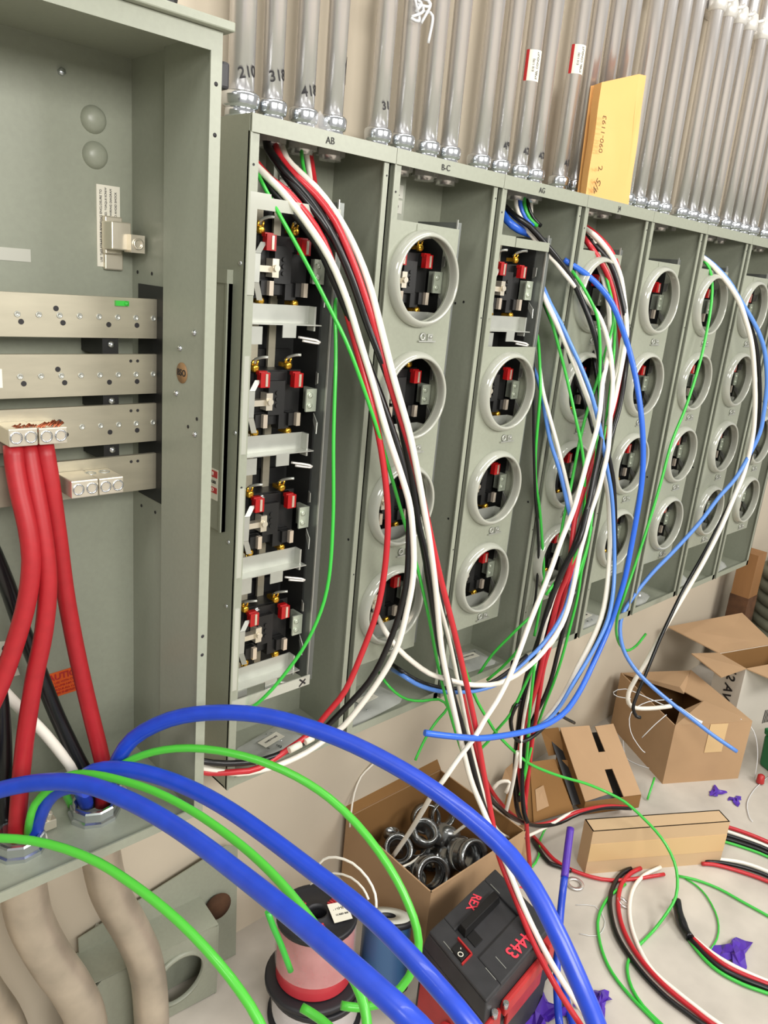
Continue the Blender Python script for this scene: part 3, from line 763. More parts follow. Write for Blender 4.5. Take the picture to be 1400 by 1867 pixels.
# ------------------------------------------------------------------ feeder cables of the pull box
R_RED, R_BLUE, R_FG = .0145, .0132, .0066
G_RF = 'thick red feeder cables'
wire('feedred', 'left thick red cable swinging left from the first busbar lug', [(24, 812, .045), (27, 850), (36, 900), (50, 960), (57, 1020), (50, 1090), (30, 1165), (2, 1245, .02), (-40, 1340), (-70, 1440, .02)], R_RED, 'feeder_cable', 'cable', G_RF, 14)
wire('feedred', 'middle thick red cable from the lugs down into the front bushing', [(50, 808, .05), (62, 880), (78, 970), (87, 1060), (80, 1150), (62, 1240), (48, 1330), (38, 1420), (31, 1510, ('z', ZB + .03)), (30, 1545, ('z', ZB - .03))], R_RED, 'feeder_cable', 'cable', G_RF, 14)
wire('feedred', 'right thick red cable from the lugs down into the rear bushing', [(80, 808, .045), (92, 880), (106, 980), (121, 1090), (142, 1200), (165, 1300), (186, 1385), (190, 1420, .02), (186, 1470, ('z', ZB))], R_RED, 'feeder_cable', 'cable', G_RF, 14)
wire('black', 'thick black cable crossing behind the red cables in the pull box', [(-60, 900, .10), (-20, 990), (12, 1065), (42, 1150), (72, 1225), (104, 1305), (140, 1380, .05), (160, 1420), (166, 1470, ('z', ZB))], .0132, 'feeder_cable', 'cable', 'black feeder cables', 14)
wire('black', 'thick black cable at the left photo edge beside the front bushing', [(-30, 1150, .06), (-4, 1250), (6, 1340), (8, 1430), (12, 1500, ('z', ZB + .02)), (14, 1540, ('z', ZB - .03))], .0132, 'feeder_cable', 'cable', 'black feeder cables', 14)
wire('white', 'thick off-white cable slanting behind the red cables to the rear bushing', [(-50, 1190, .09), (0, 1252), (40, 1295), (82, 1338), (116, 1380), (136, 1410, .04), (152, 1470, ('z', ZB))], .0095, 'feeder_cable', 'cable', None, 12)
G_B = 'thick blue feeder cables bowing out of the pull box'
wire('feedblue', 'upper thick blue cable arching to the right, scuffed white', [(196, 1460, ('z', ZB)), (202, 1420, .01), (218, 1380, ('d', 1.36)), (242, 1347), (285, 1321), (335, 1305), (400, 1299), (470, 1303), (540, 1319), (620, 1347), (690, 1380), (760, 1420), (820, 1462), (880, 1511), (930, 1560), (972, 1618), (1006, 1682), (1038, 1750), (1066, 1815), (1088, 1870, ('d', 1.02)), (1120, 1980), (1140, 2080, ('d', .97))], R_BLUE, 'feeder_cable', 'cable', G_B, 16)
wire('feedblue', 'middle thick blue cable running down to the bottom photo edge', [(160, 1470, ('z', ZB)), (146, 1432, .0), (160, 1412, ('d', 1.33)), (190, 1402), (240, 1404), (300, 1419), (360, 1444), (420, 1478), (490, 1527), (560, 1580), (640, 1641), (700, 1694), (760, 1756), (810, 1812), (858, 1870, ('d', .97)), (930, 1970), (980, 2060, ('d', .95))], R_BLUE, 'feeder_cable', 'cable', G_B, 16)
wire('feedblue', 'lower nearest thick blue cable entering from the left photo edge', [(-90, 1475, ('d', 1.26)), (-40, 1452), (0, 1440, ('d', 1.24)), (50, 1429), (110, 1425), (170, 1434), (240, 1462), (300, 1495), (360, 1535), (430, 1588), (500, 1643), (560, 1692), (630, 1752), (700, 1814), (762, 1872, ('d', .81)), (840, 1960), (900, 2040, ('d', .80))], R_BLUE, 'feeder_cable', 'cable', G_B, 16)
wire('feedblue', 'short stub of thick blue cable rising from the front bushing', [(62, 1535, ('z', ZB)), (66, 1505, -.01), (76, 1475), (96, 1446, ('d', 1.29)), (130, 1432), (160, 1440, ('d', 1.26))], R_BLUE, 'feeder_cable', 'cable', G_B, 14)
G_G = 'green ground cables from the pull box'
wire('feedgreen', 'upper green cable arching over the wall and looping back to the floor', [(186, 1460, ('z', ZB)), (204, 1410, ('d', 1.35)), (228, 1391), (262, 1376), (300, 1367), (345, 1364), (400, 1369), (470, 1386), (540, 1416), (600, 1455), (650, 1502), (690, 1552), (722, 1602), (745, 1650), (760, 1695), (762, 1738), (745, 1782), (715, 1816), (685, 1832), (650, 1837), (622, 1833, ('d', 1.18))], R_FG, 'ground_cable', 'cable', G_G, 10)
wire('feedgreen', 'middle green cable tucked between the two blue cables', [(130, 1470, ('z', ZB)), (112, 1425, ('d', 1.30)), (135, 1412), (170, 1412), (215, 1421), (280, 1442), (350, 1478), (420, 1526), (475, 1572), (530, 1630), (590, 1708), (623, 1752), (648, 1792), (664, 1835), (670, 1880, ('d', .98)), (672, 1960, ('d', .96))], R_FG, 'ground_cable', 'cable', G_G, 10)
wire('feedgreen', 'lowest green cable crossing in front of the conduit bends', [(-60, 1530, ('d', 1.17)), (0, 1528, ('d', 1.16)), (60, 1533), (120, 1548), (180, 1573), (240, 1611), (300, 1657), (350, 1703), (400, 1758), (440, 1810), (472, 1862, ('d', .98)), (510, 1950), (530, 2040, ('d', .94))], R_FG, 'ground_cable', 'cable', G_G, 10)
wire('feedgreen', 'short green cable stub curving up out of the front bushing', [(50, 1530, ('z', ZB)), (54, 1496, -.03), (64, 1466), (88, 1440), (110, 1430, ('d', 1.27))], R_FG, 'ground_cable', 'cable', G_G, 10)
wire('feedgreen', 'cut end of a green cable in front of the clear-wrapped spool', [(550, 1837, ('d', 1.12)), (572, 1850), (600, 1872), (640, 1920), (660, 1980, ('d', 1.05))], R_FG, 'ground_cable', 'cable', G_G, 10)
wire('green', 'short dark green cable end standing behind the red spool', [(488, 1662, ('d', 1.60)), (498, 1690), (512, 1722), (530, 1770, ('d', 1.64))], .0068, 'ground_cable', 'cable', None, 8)

# ------------------------------------------------------------------ wires hanging out of the first cabinet
RA = .0066; RG = .0036
GA = 'wires hanging out of the leftmost cabinet'
wire('red', 'red wire looping out of the leftmost cabinet and back under its blue cable', [(440, 262, .10), (462, 291, .06), (492, 326, .03), (524, 350), (560, 392), (590, 440), (612, 500), (635, 580), (660, 672, -.05), (677, 735), (694, 814), (705, 899), (707, 963), (701, 1041), (687, 1115), (662, 1185), (630, 1258), (597, 1300), (565, 1337, -.03), (527, 1365), (472, 1400), (434, 1407), (380, 1409, .0), (340, 1400, .02)], RA, group=GA)
wire('black', 'black wire looping from the leftmost cabinet back to the pull box', [(432, 270, .10), (462, 305, .06), (500, 352, .02), (540, 395), (580, 450), (612, 520), (645, 600), (680, 684, -.06), (708, 761), (733, 843), (744, 913), (745, 980), (742, 1051), (730, 1111), (708, 1175), (673, 1242), (613, 1307), (581, 1337, -.03), (543, 1359), (502, 1378), (461, 1389), (407, 1392), (370, 1388, .0), (340, 1380, .02)], RA, group=GA)
wire('white', 'white wire looping from the leftmost cabinet back below its bottom', [(436, 266, .10), (464, 300, .05), (510, 345, .01), (556, 402), (600, 470), (632, 545), (656, 622), (679, 696, -.07), (705, 786), (733, 871), (748, 927), (754, 998), (753, 1051), (744, 1104), (723, 1182), (687, 1246), (628, 1322), (592, 1349, -.035), (556, 1373), (510, 1394), (470, 1405), (434, 1410), (385, 1404, .0), (340, 1392, .02)], RA, group=GA)
wire('green', 'thin green wire hanging down the right edge of the leftmost cabinet', [(612, 470, .05), (611, 560, .0), (612, 660), (608, 800), (607, 950), (596, 1075), (562, 1166), (512, 1238), (470, 1282, -.02), (440, 1300, .0)], RG, group=GA)
wire('green', 'thin green wire falling from the leftmost cabinet in front of the second', [(448, 268, .09), (470, 318, .04), (500, 375, .0), (545, 455), (600, 560), (640, 645, -.07), (690, 790), (735, 945), (762, 1040), (782, 1128), (802, 1230), (832, 1340), (862, 1425, -.16), (880, 1470, -.18)], RG, group=GA)
GB = 'wires falling from the leftmost cabinet to the floor'
wire('black', 'left black wire of the bundle falling from the leftmost cabinet to the floor', [(486, 250, .10), (488, 268, .08), (500, 288, .05), (521, 315, .03), (548, 342), (572, 372, .0), (600, 416), (622, 462), (642, 510), (670, 590), (705, 680, -.08), (726, 751), (740, 821), (751, 878), (761, 949, -.08), (772, 998), (784, 1069), (801, 1175), (819, 1245), (846, 1340), (863, 1405), (878, 1460, -.19), (896, 1510, -.21)], .0076, group=GB)
wire('white', 'front white wire of the bundle falling from the leftmost cabinet', [(512, 262, .10), (522, 290, .06), (545, 314, .035), (575, 342, .015), (610, 386, .0), (643, 444), (672, 515), (695, 600), (718, 690, -.10), (732, 738), (748, 796), (763, 871), (774, 934), (784, 991), (794, 1069), (804, 1175), (817, 1245), (838, 1340), (858, 1420), (880, 1475, -.22), (905, 1535), (925, 1580), (955, 1655), (990, 1728), (1026, 1790), (1075, 1862, -.62), (1120, 1930, -.7)], RA, group=GB)
wire('red', 'red wire of the bundle running on past the tool case to the photo bottom', [(498, 255, .10), (512, 290, .05), (540, 322, .02), (575, 355, .0), (610, 402), (640, 470), (665, 540), (688, 615), (708, 690, -.085), (744, 806), (768, 900), (790, 998), (805, 1062), (825, 1139), (842, 1210), (866, 1320), (882, 1410), (898, 1498, -.24), (909, 1560), (939, 1638), (971, 1717), (1012, 1796), (1058, 1868, -.62), (1100, 1930, -.7)], RA, group=GB)
wire('black', 'right black wire of the bundle, beside the red one', [(494, 258, .10), (506, 300, .05), (535, 340, .02), (565, 375, .0), (602, 425), (636, 490), (668, 575), (700, 665, -.06), (742, 800), (766, 905), (790, 1020), (811, 1139), (830, 1210), (854, 1340), (869, 1405), (889, 1445, -.14), (901, 1464), (928, 1487), (957, 1500), (985, 1506), (1020, 1500, ('z', .06)), (1054, 1484), (1103, 1473), (1150, 1474, ('z', .03))], RA, group=GB)
wire('white', 'thin white edge wire at the back of the bundle from the leftmost cabinet', [(784, 1010, -.09), (800, 1097), (818, 1165), (836, 1250), (852, 1330), (868, 1400), (884, 1460, -.16), (896, 1496), (913, 1520), (940, 1530), (969, 1521), (1006, 1502, ('z', .07)), (1040, 1483), (1079, 1474), (1130, 1470, ('z', .03))], .0052, group=GB)
wire('red', 'dull red wire leaving the bundle and running behind the long carton', [(842, 1260, -.10), (860, 1340), (877, 1401), (892, 1435), (909, 1460), (933, 1485), (957, 1499), (981, 1504), (1018, 1495, ('z', .07)), (1054, 1480), (1103, 1470), (1150, 1472, ('z', .03))], .0062, group=GB)
wire('green', 'green wire inside the top of the leftmost cabinet', [(549, 262, .10), (552, 300, .06), (560, 330), (572, 352, .02), (590, 370, .01), (614, 398, .0)], RG, group=GA)
wire('white', 'short white wire dropping from the third connector of the leftmost cabinet', [(556, 262, .10), (562, 300, .09), (566, 330, .07), (572, 360, .05)], .0048, group=GA)
wire('red', 'short red wire dropping from the third connector of the leftmost cabinet', [(563, 264, .10), (569, 300, .09), (574, 335, .07), (580, 365, .05)], .0048, group=GA)

blk = [o for o in C.objects if o.get('label', '').startswith('black wire looping')][0]
for a_, b_ in (((527, 1368), (548, 1357)), ((556, 1353), (570, 1345)), ((579, 1339), (600, 1322))):
    q = MB().tube([at(a_[0], a_[1], -.035), at(b_[0], b_[1], -.035)], RA + .0008, 12).build('tape_mark', M_LABEL, SUB, ORIG[blk]); q.parent = blk

# ------------------------------------------------------------------ wires of the third and fourth cabinets
RB = .0072; RBG = .0040
GC = 'wires hanging out of the third and fourth cabinets'
def wc(col, label, pts, r=RB, **k): return wire(col, label, pts, r, group=GC, **k)
for (a_, b_, c_) in (('white', 940, 'pale'), ('blue', 948, 'dark blue'), ('green', 955, 'green'), ('black', 962, 'black')):
    wc(a_, 'short %s wire dropping inside the top of the third cabinet' % c_, [(a_ and b_, 352, .10), (b_ + 1, 375, .09), (b_ + 10, 398, .08), (b_ + 24, 412, .07)], .005)
wc('white', 'straight white wire inside the top right of the third cabinet', [(968, 350, .10), (968, 380, .09), (969, 412, .085)], .005)
wc('black', 'black wire arching over the bare socket of the third cabinet', [(920, 376, .09), (940, 395, .05), (965, 412, .03), (990, 440, .01), (1010, 464), (1030, 490), (1046, 516), (1060, 546, -.03), (1074, 580), (1087, 622), (1094, 660), (1099, 700, -.09), (1098, 751), (1093, 816), (1083, 867), (1073, 918), (1060, 957), (1046, 998, -.16), (1024, 1047), (1003, 1098), (983, 1175), (966, 1214), (954, 1260), (947, 1306), (941, 1363), (939, 1420), (942, 1470, -.10), (952, 1500, -.10)])
wc('blue', 'thick blue wire curled up behind the top strip of the third cabinet', [(915, 385, .09), (925, 402, .06), (945, 418, .05), (975, 430, .06)], .009)
wc('white', 'white wire from the third cabinet looping round into the second cabinet', [(930, 384, .08), (955, 412, .05), (998, 462, .01), (1013, 478), (1030, 500), (1050, 524), (1070, 548), (1089, 571, -.05), (1100, 595), (1107, 618), (1113, 648), (1117, 696, -.10), (1113, 751), (1109, 816), (1101, 854), (1091, 893), (1078, 931, -.16), (1065, 978), (1057, 1008), (1050, 1045), (1038, 1100), (1023, 1141), (1002, 1173), (977, 1203), (943, 1230), (909, 1246, -.17), (879, 1249), (847, 1247), (810, 1237), (783, 1228), (754, 1208), (726, 1183), (703, 1152, -.04), (690, 1128, .01), (680, 1108, .04)], .0062)
wc('green', 'green wire beside the black one from the third cabinet', [(1043, 494, .0), (1061, 520, -.03), (1077, 549), (1087, 572), (1092, 600), (1094, 645), (1093, 700, -.09), (1092, 764), (1089, 810), (1082, 870), (1072, 930), (1058, 985), (1040, 1030, -.15), (1012, 1062), (995, 1085)], RBG)
wc('blue', 'bright blue wire bowing out in front of the fifth cabinet, taped at its end', [(1028, 474, .02), (1046, 485), (1070, 501), (1095, 525), (1115, 552), (1131, 590), (1146, 636), (1159, 690, -.12), (1168, 750), (1172, 800), (1172, 850), (1168, 895), (1160, 945), (1150, 1000), (1140, 1050), (1128, 1092), (1110, 1145, -.18), (1084, 1204), (1059, 1256), (1034, 1294), (1011, 1313), (989, 1324), (961, 1333), (920, 1341), (874, 1346), (829, 1343), (794, 1339), (774, 1336, -.16)], .0074)
wc('sky', 'slim blue wire beside white running down from the third cabinet', [(985, 512, .03), (1003, 554, .0), (1022, 589), (1040, 628), (1059, 669), (1077, 716, -.10), (1090, 765), (1100, 815), (1107, 856), (1114, 895), (1118, 945), (1120, 1020, -.17), (1118, 1075), (1109, 1126), (1092, 1166), (1070, 1205), (1046, 1244), (1023, 1284), (1000, 1312), (980, 1325, -.16)], .0056)
wc('white', 'white wire beside the slim blue one from the third cabinet', [(982, 520, .03), (1000, 559, .0), (1017, 594), (1037, 640), (1054, 681), (1068, 718, -.08), (1078, 745), (1087, 779), (1096, 835), (1104, 877), (1109, 908), (1111, 957), (1111, 1008, -.15), (1106, 1073), (1096, 1124), (1076, 1172), (1053, 1216), (1030, 1262), (1007, 1296), (986, 1318, -.15)], .0066)
wc('black', 'black wire along the right side of the slim blue one', [(1080, 640, .0), (1090, 700, -.05), (1098, 760), (1104, 800, -.10), (1111, 836), (1119, 882), (1122, 957), (1121, 1021, -.155), (1112, 1098), (1093, 1158), (1066, 1212), (1036, 1262), (1004, 1310), (985, 1332), (965, 1347, -.14), (948, 1352), (936, 1340), (931, 1315), (936, 1296), (944, 1282, -.12)], .0056)
wc('black', 'short cut black wire end sticking out over the folded carton', [(1010, 1296, -.15), (1028, 1308), (1047, 1318, -.16)], .0045)
wc('green', 'green wire slanting across the fourth cabinet from upper left', [(988, 540, .03), (1006, 588, .0), (1019, 634), (1031, 680), (1042, 728, -.06), (1050, 765), (1057, 797), (1064, 841), (1066, 880), (1065, 918), (1061, 950), (1050, 985, -.13)], RBG)
wc('black', 'dark wire behind the white one beside the third cabinet', [(984, 535, .04), (1001, 575, .02), (1014, 606), (1030, 640), (1046, 680), (1058, 712, -.02), (1070, 745), (1082, 790)], .005)
wc('green', 'green wire hugging the right edge of the third cabinet', [(966, 588, .09), (980, 615, .04), (985, 700, .0), (982, 751), (976, 829), (977, 880), (984, 931), (988, 983), (991, 1034), (989, 1075), (982, 1120, -.03), (974, 1160)], RBG)
wc('white', 'white wire crossing over the slim blue ones in front of the fourth cabinet', [(964, 595, .09), (978, 630, .04), (988, 705, .0), (1001, 757), (1014, 803), (1027, 854), (1039, 906), (1044, 948, -.10), (1047, 1000), (1044, 1060), (1033, 1115), (1014, 1160), (1000, 1180, -.14)], .005)
wc('sky', 'blue wire swinging from the third cabinet down under the second', [(962, 650, .09), (980, 690, .04), (991, 739, .0), (1003, 803), (1019, 854), (1034, 918), (1045, 970, -.11), (1047, 1008), (1045, 1047), (1034, 1098), (1016, 1137), (989, 1175, -.15), (966, 1198), (938, 1223), (909, 1246), (874, 1258), (851, 1261), (815, 1262), (783, 1256), (757, 1246), (735, 1232, -.04), (714, 1220, .03)], .0054)
wc('black', 'black wire sagging beside the blue one under the second cabinet', [(960, 1195, -.14), (930, 1222, -.145), (895, 1245), (858, 1254), (820, 1256), (785, 1250), (755, 1238), (730, 1222, -.03), (710, 1208, .03)], .0054)
wc('black', 'thin black wire down the gap between the third and fourth cabinets', [(962, 600, .09), (971, 650, .04), (973, 700, .01), (973, 803), (976, 906), (980, 957), (982, 1008), (979, 1060), (975, 1098), (968, 1130, -.02)], .0036)
wc('white', 'long straight white wire slanting down into the box of fittings', [(1078, 455, .05), (1097, 500, .0), (1108, 550), (1112, 610, -.05), (1106, 660), (1098, 700, -.10), (1094, 748), (1086, 790), (1075, 825), (1060, 880), (1045, 931, -.19), (1024, 983), (1006, 1034), (988, 1080), (967, 1132), (949, 1182), (929, 1233), (906, 1278), (883, 1313), (865, 1345), (838, 1380), (808, 1423, -.18), (789, 1447), (769, 1481), (745, 1520), (716, 1562, ('z', .16))], .0062)
wc('red', 'front red wire from the fourth cabinet down through the bundle', [(1056, 425, .07), (1064, 433, .04), (1076, 449, .01), (1090, 469), (1105, 495), (1116, 526), (1123, 554, -.04), (1128, 582), (1131, 612), (1133, 645), (1127, 698, -.08), (1119, 741), (1106, 784), (1088, 823), (1073, 866), (1060, 906), (1048, 945), (1042, 1000, -.15), (1034, 1047), (1019, 1085), (1006, 1137), (997, 1170), (989, 1203), (979, 1248), (968, 1283), (957, 1317), (950, 1351), (946, 1385), (950, 1430, -.12), (958, 1475)])
wc('red', 'second red wire of the bundle, ending on the floor by the purple tube', [(1066, 412, .08), (1079, 421, .05), (1095, 435), (1110, 452), (1122, 475, .0), (1132, 510), (1138, 550), (1137, 620), (1131, 695, -.07), (1114, 775), (1095, 835), (1076, 895), (1058, 960), (1045, 1025, -.14), (1028, 1085), (1014, 1135), (1003, 1175), (991, 1217), (984, 1260), (977, 1306), (970, 1351), (966, 1386), (961, 1430, -.13), (957, 1473), (960, 1505), (962, 1537), (966, 1580, 'f')], .0066)
wc('white', 'outer white wire of the red and white bundle at the fourth cabinet', [(1058, 412, .07), (1068, 418, .04), (1084, 429, .01), (1099, 445), (1113, 464), (1124, 485), (1132, 508), (1137, 540, -.05), (1141, 575), (1142, 610), (1134, 660), (1122, 720), (1108, 775)], .0066)
wc('white', 'inner white wire of the red and white bundle at the fourth cabinet', [(1070, 430, .04), (1085, 444, .01), (1101, 470), (1114, 496), (1123, 522), (1129, 546, -.04), (1134, 575), (1135, 610), (1128, 660), (1117, 700), (1104, 760), (1093, 800, -.09), (1075, 850), (1060, 910)], .0050)
wc('black', 'black wire of the red and white bundle at the fourth cabinet', [(1062, 425, .06), (1071, 434, .035), (1085, 447, .01), (1101, 465), (1114, 484), (1125, 512), (1133, 542, -.05), (1140, 574), (1145, 612), (1143, 652), (1137, 698, -.09), (1128, 746), (1114, 792), (1101, 831), (1086, 880), (1070, 931), (1057, 983, -.17), (1034, 1023), (1016, 1060), (998, 1111), (984, 1160), (975, 1187), (961, 1242), (950, 1294), (944, 1340), (942, 1400), (946, 1460, -.11)])
wc('white', 'slim white wire in the middle of the lower bundle', [(1050, 985, -.15), (1028, 1040), (1008, 1095), (992, 1150), (978, 1205), (966, 1255), (957, 1300), (950, 1350, -.13), (948, 1400)], .0042)
wc('white', 'white wire tail running from the bundle to the torn cardboard', [(944, 1370, -.13), (938, 1410), (930, 1450), (920, 1490), (914, 1524, ('z', .12))], .0056)
wc('black', 'rightmost black wire of the lower bundle behind the red ones', [(1048, 1075, -.13), (1032, 1128), (1018, 1185), (1005, 1237), (991, 1274), (977, 1300), (966, 1326), (956, 1355), (953, 1400, -.12), (951, 1450)], .006)
wc('black', 'black wire hugging the left of the lower red wires down to the torn carton', [(1022, 1050, -.13), (1004, 1110), (990, 1170), (978, 1225), (968, 1280), (960, 1330), (955, 1380, -.115), (952, 1430), (955, 1480), (962, 1500)], .0064)
wc('black', 'black wire bent in a loop left of the lower bundle near the wall', [(950, 1275, -.09), (936, 1288), (930, 1310), (934, 1335), (944, 1352, -.09)], .005)
wc('green', 'green wire crossing the fourth cabinet from upper right', [(1102, 490, -.01), (1110, 525), (1116, 551), (1118, 590), (1110, 620, -.06), (1100, 655), (1088, 696), (1070, 751), (1057, 803), (1047, 854), (1039, 895), (1029, 939), (1021, 983), (1013, 1020, -.09)], RBG)
wc('green', 'green wire on the left of the red one at the fourth cabinet', [(1098, 470, -.005), (1108, 510), (1116, 551, -.03), (1120, 584), (1121, 606), (1119, 645), (1114, 700), (1106, 760), (1098, 815), (1087, 872), (1079, 940, -.14), (1072, 990), (1060, 1028), (1046, 1068), (1030, 1110)], RBG)
wc('green', 'green wire dropping beside the seam of the fourth and fifth cabinets', [(1078, 960, -.12), (1068, 1010), (1060, 1040), (1053, 1087), (1040, 1140), (1024, 1200), (1008, 1248), (994, 1283), (982, 1317), (972, 1350, -.12), (962, 1390), (956, 1420)], RBG)
wc('green', 'short green wire running down left to the bottom of the third cabinet', [(966, 1126, -.06), (945, 1145), (931, 1159), (897, 1194), (867, 1238, .02)], RBG)
wc('green', 'shorter green wire just below the other at the bottom of the third cabinet', [(950, 1178, -.08), (937, 1194), (915, 1217), (888, 1240, .0)], RBG)
wc('green', 'green wire slanting from the bundle down left across the wall', [(986, 1190, -.14), (973, 1214), (954, 1255), (931, 1301), (906, 1331), (888, 1354), (868, 1373, -.06)], RBG)
wc('green', 'green wire dangling down in the middle of the lower red wires', [(975, 1210, -.15), (968, 1270), (964, 1320), (961, 1370), (955, 1420, -.13), (948, 1450)], RBG)
wc('green', 'green loop sagging from the bottom of the second cabinet', [(690, 1225, .06), (702, 1243, .02), (720, 1262), (742, 1275), (770, 1278), (800, 1275), (816, 1290, -.06), (800, 1310), (780, 1338), (764, 1370), (757, 1386, -.05)], .0034)
wire('green', 'long green wire sweeping down over the folded carton and long carton to the floor', [(838, 1190, -.03), (844, 1210, -.06), (856, 1244), (870, 1279), (888, 1310), (906, 1338), (934, 1367), (963, 1391), (995, 1406), (1030, 1418), (1066, 1428), (1103, 1443, ('z', .23)), (1139, 1462), (1172, 1491), (1196, 1516), (1214, 1540), (1229, 1571, ('z', .12)), (1235, 1602), (1232, 1635), (1216, 1664), (1190, 1698, 'f'), (1165, 1723, 'f')], .0042)

# ------------------------------------------------------------------ wires of the sixth and seventh cabinets
GE = 'wires hanging out of the far cabinets'
wire('green', 'thin green wire falling from the sixth cabinet, its end curled up by the wall', [(1266, 468, .06), (1280, 473, .02), (1293, 489), (1298, 515), (1297, 550), (1290, 596), (1276, 660), (1251, 740), (1225, 805), (1204, 882), (1180, 962), (1152, 1046), (1136, 1092, -.06), (1126, 1122), (1123, 1150), (1129, 1174), (1143, 1186), (1160, 1177), (1177, 1156, .02)], .0046, group=GE)
wire('white', 'white wire from the sixth cabinet dropping onto the box of offcuts', [(1262, 462, .07), (1280, 469, .02), (1299, 484), (1325, 514), (1346, 547), (1359, 583), (1370, 626), (1375, 680), (1376, 743), (1372, 796), (1357, 860, -.12), (1336, 911), (1314, 962), (1282, 1025), (1250, 1080), (1216, 1138), (1180, 1203), (1158, 1239), (1146, 1263), (1146, 1282), (1160, 1291), (1194, 1291), (1224, 1287, ('z', .27))], .0078, group=GE)
wire('sky', 'light blue wire from the sixth cabinet ending over the box of offcuts', [(1270, 460, .07), (1300, 482, .01), (1328, 512), (1348, 545), (1372, 584), (1387, 616), (1395, 648), (1398, 700), (1392, 754), (1385, 790), (1364, 833, -.12), (1340, 873), (1310, 907), (1276, 952), (1229, 1004), (1187, 1047), (1153, 1090), (1135, 1120), (1130, 1148), (1136, 1183), (1153, 1214), (1178, 1242), (1217, 1276), (1263, 1312), (1299, 1340), (1343, 1370, ('z', .22))], .0068, group=GE)
wire('black', 'black wire behind the white one, hooked over the box of offcuts', [(1268, 464, .07), (1300, 486, .015), (1330, 520), (1355, 560), (1369, 596), (1380, 638), (1385, 700), (1383, 765), (1369, 830), (1346, 888, -.10), (1314, 950), (1282, 1011), (1246, 1075), (1210, 1150), (1192, 1192), (1177, 1229), (1160, 1270), (1154, 1291), (1160, 1306), (1168, 1308, ('z', .25))], .0062, group=GE)

# ------------------------------------------------------------------ things on the floor
def P3(x, y, z): return V((x, y, z))
def carton(label, F, u, v, lu, lv, h, m_out=M_CARD, m_in=M_CARDD, t=.004, name='cardboard_box', open_=True, group=None, cat='box'):
    """F = front bottom corner, u,v unit directions; open carton of thin walls"""
    F = V(F); u = V(u).normalized(); v = V(v).normalized()
    root = thing(name, label, cat, F + u * lu / 2 + v * lv / 2, group)
    A, B, D, E_ = F, F + u * lu, F + u * lu + v * lv, F + v * lv
    up = V((0, 0, h)); c0 = (A + D) / 2
    m = MB()
    for p, q in ((A, B), (B, D), (D, E_), (E_, A)):
        ins = (c0 - (p + q) / 2); ins.z = 0; ins = ins.normalized() * t
        m.cur = 0
        m.add([p, q, q + up, p + up], [(0, 1, 2, 3)])
        m.add([p + up, q + up, q + up + ins, p + up + ins], [(0, 1, 2, 3)])
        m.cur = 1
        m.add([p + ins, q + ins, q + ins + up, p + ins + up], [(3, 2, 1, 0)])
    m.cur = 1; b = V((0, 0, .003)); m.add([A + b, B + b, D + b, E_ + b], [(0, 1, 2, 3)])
    if not open_: m.cur = 0; m.add([A + up, B + up, D + up, E_ + up], [(0, 1, 2, 3)])
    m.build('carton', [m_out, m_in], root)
    return root, (A, B, D, E_), up
# open box of fittings
fb, cs, up = carton('open cardboard box full of grey metal pipe fittings beside the black tool case', (.478, -.185, 0), (1, -.01, 0), (.04, 1, 0), .375, .335, .205)
p = at(640, 1470, .12)
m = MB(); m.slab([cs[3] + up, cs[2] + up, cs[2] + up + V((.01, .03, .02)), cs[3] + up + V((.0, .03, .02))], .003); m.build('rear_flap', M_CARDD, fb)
def fitting(label, px, py, z, r, ln, ax, kind, tone=M_FIT):
    p = atz(px, py, z); a = V(ax).normalized()
    root = thing('pipe_fitting', label, 'pipe fitting', p, 'pipe fittings in the open cardboard box')
    t = .82
    if kind == 0:      # coupling with threads
        prof = [(r * t, 0), (r, 0), (r, ln * .3)] + [(r * (1.0 - .05 * (k % 2)), ln * (.3 + .05 * k)) for k in range(8)] + [(r * 1.12, ln * .72), (r * 1.12, ln), (r * .9, ln), (r * .9, ln * .15), (r * t, 0)]
    elif kind == 1:    # bell with wide collar
        prof = [(r * .8, 0), (r * .86, 0), (r * .9, ln * .4), (r * 1.15, ln * .55), (r * 1.15, ln * .8), (r, ln), (r * .8, ln), (r * .76, ln * .5), (r * .76, 0)]
    else:              # plain ring
        prof = [(r * .88, 0), (r, 0), (r, ln), (r * .88, ln), (r * .88, 0)]
    MB().lathe(prof, p - a * ln / 2, a, 32).build('body', tone, root)
    u = a.orthogonal().normalized()
    MB().cyl(p + u * r * .95, p + u * (r * 1.22), .006, 8).build('set_screw', M_ZINC, root)
    if kind == 0: MB().lathe([(r * .84, 0), (r * .84, .004), (r * .7, .004), (r * .7, 0)], p + a * ln * .3, a, 24).build('throat_liner', M_BLK, root)
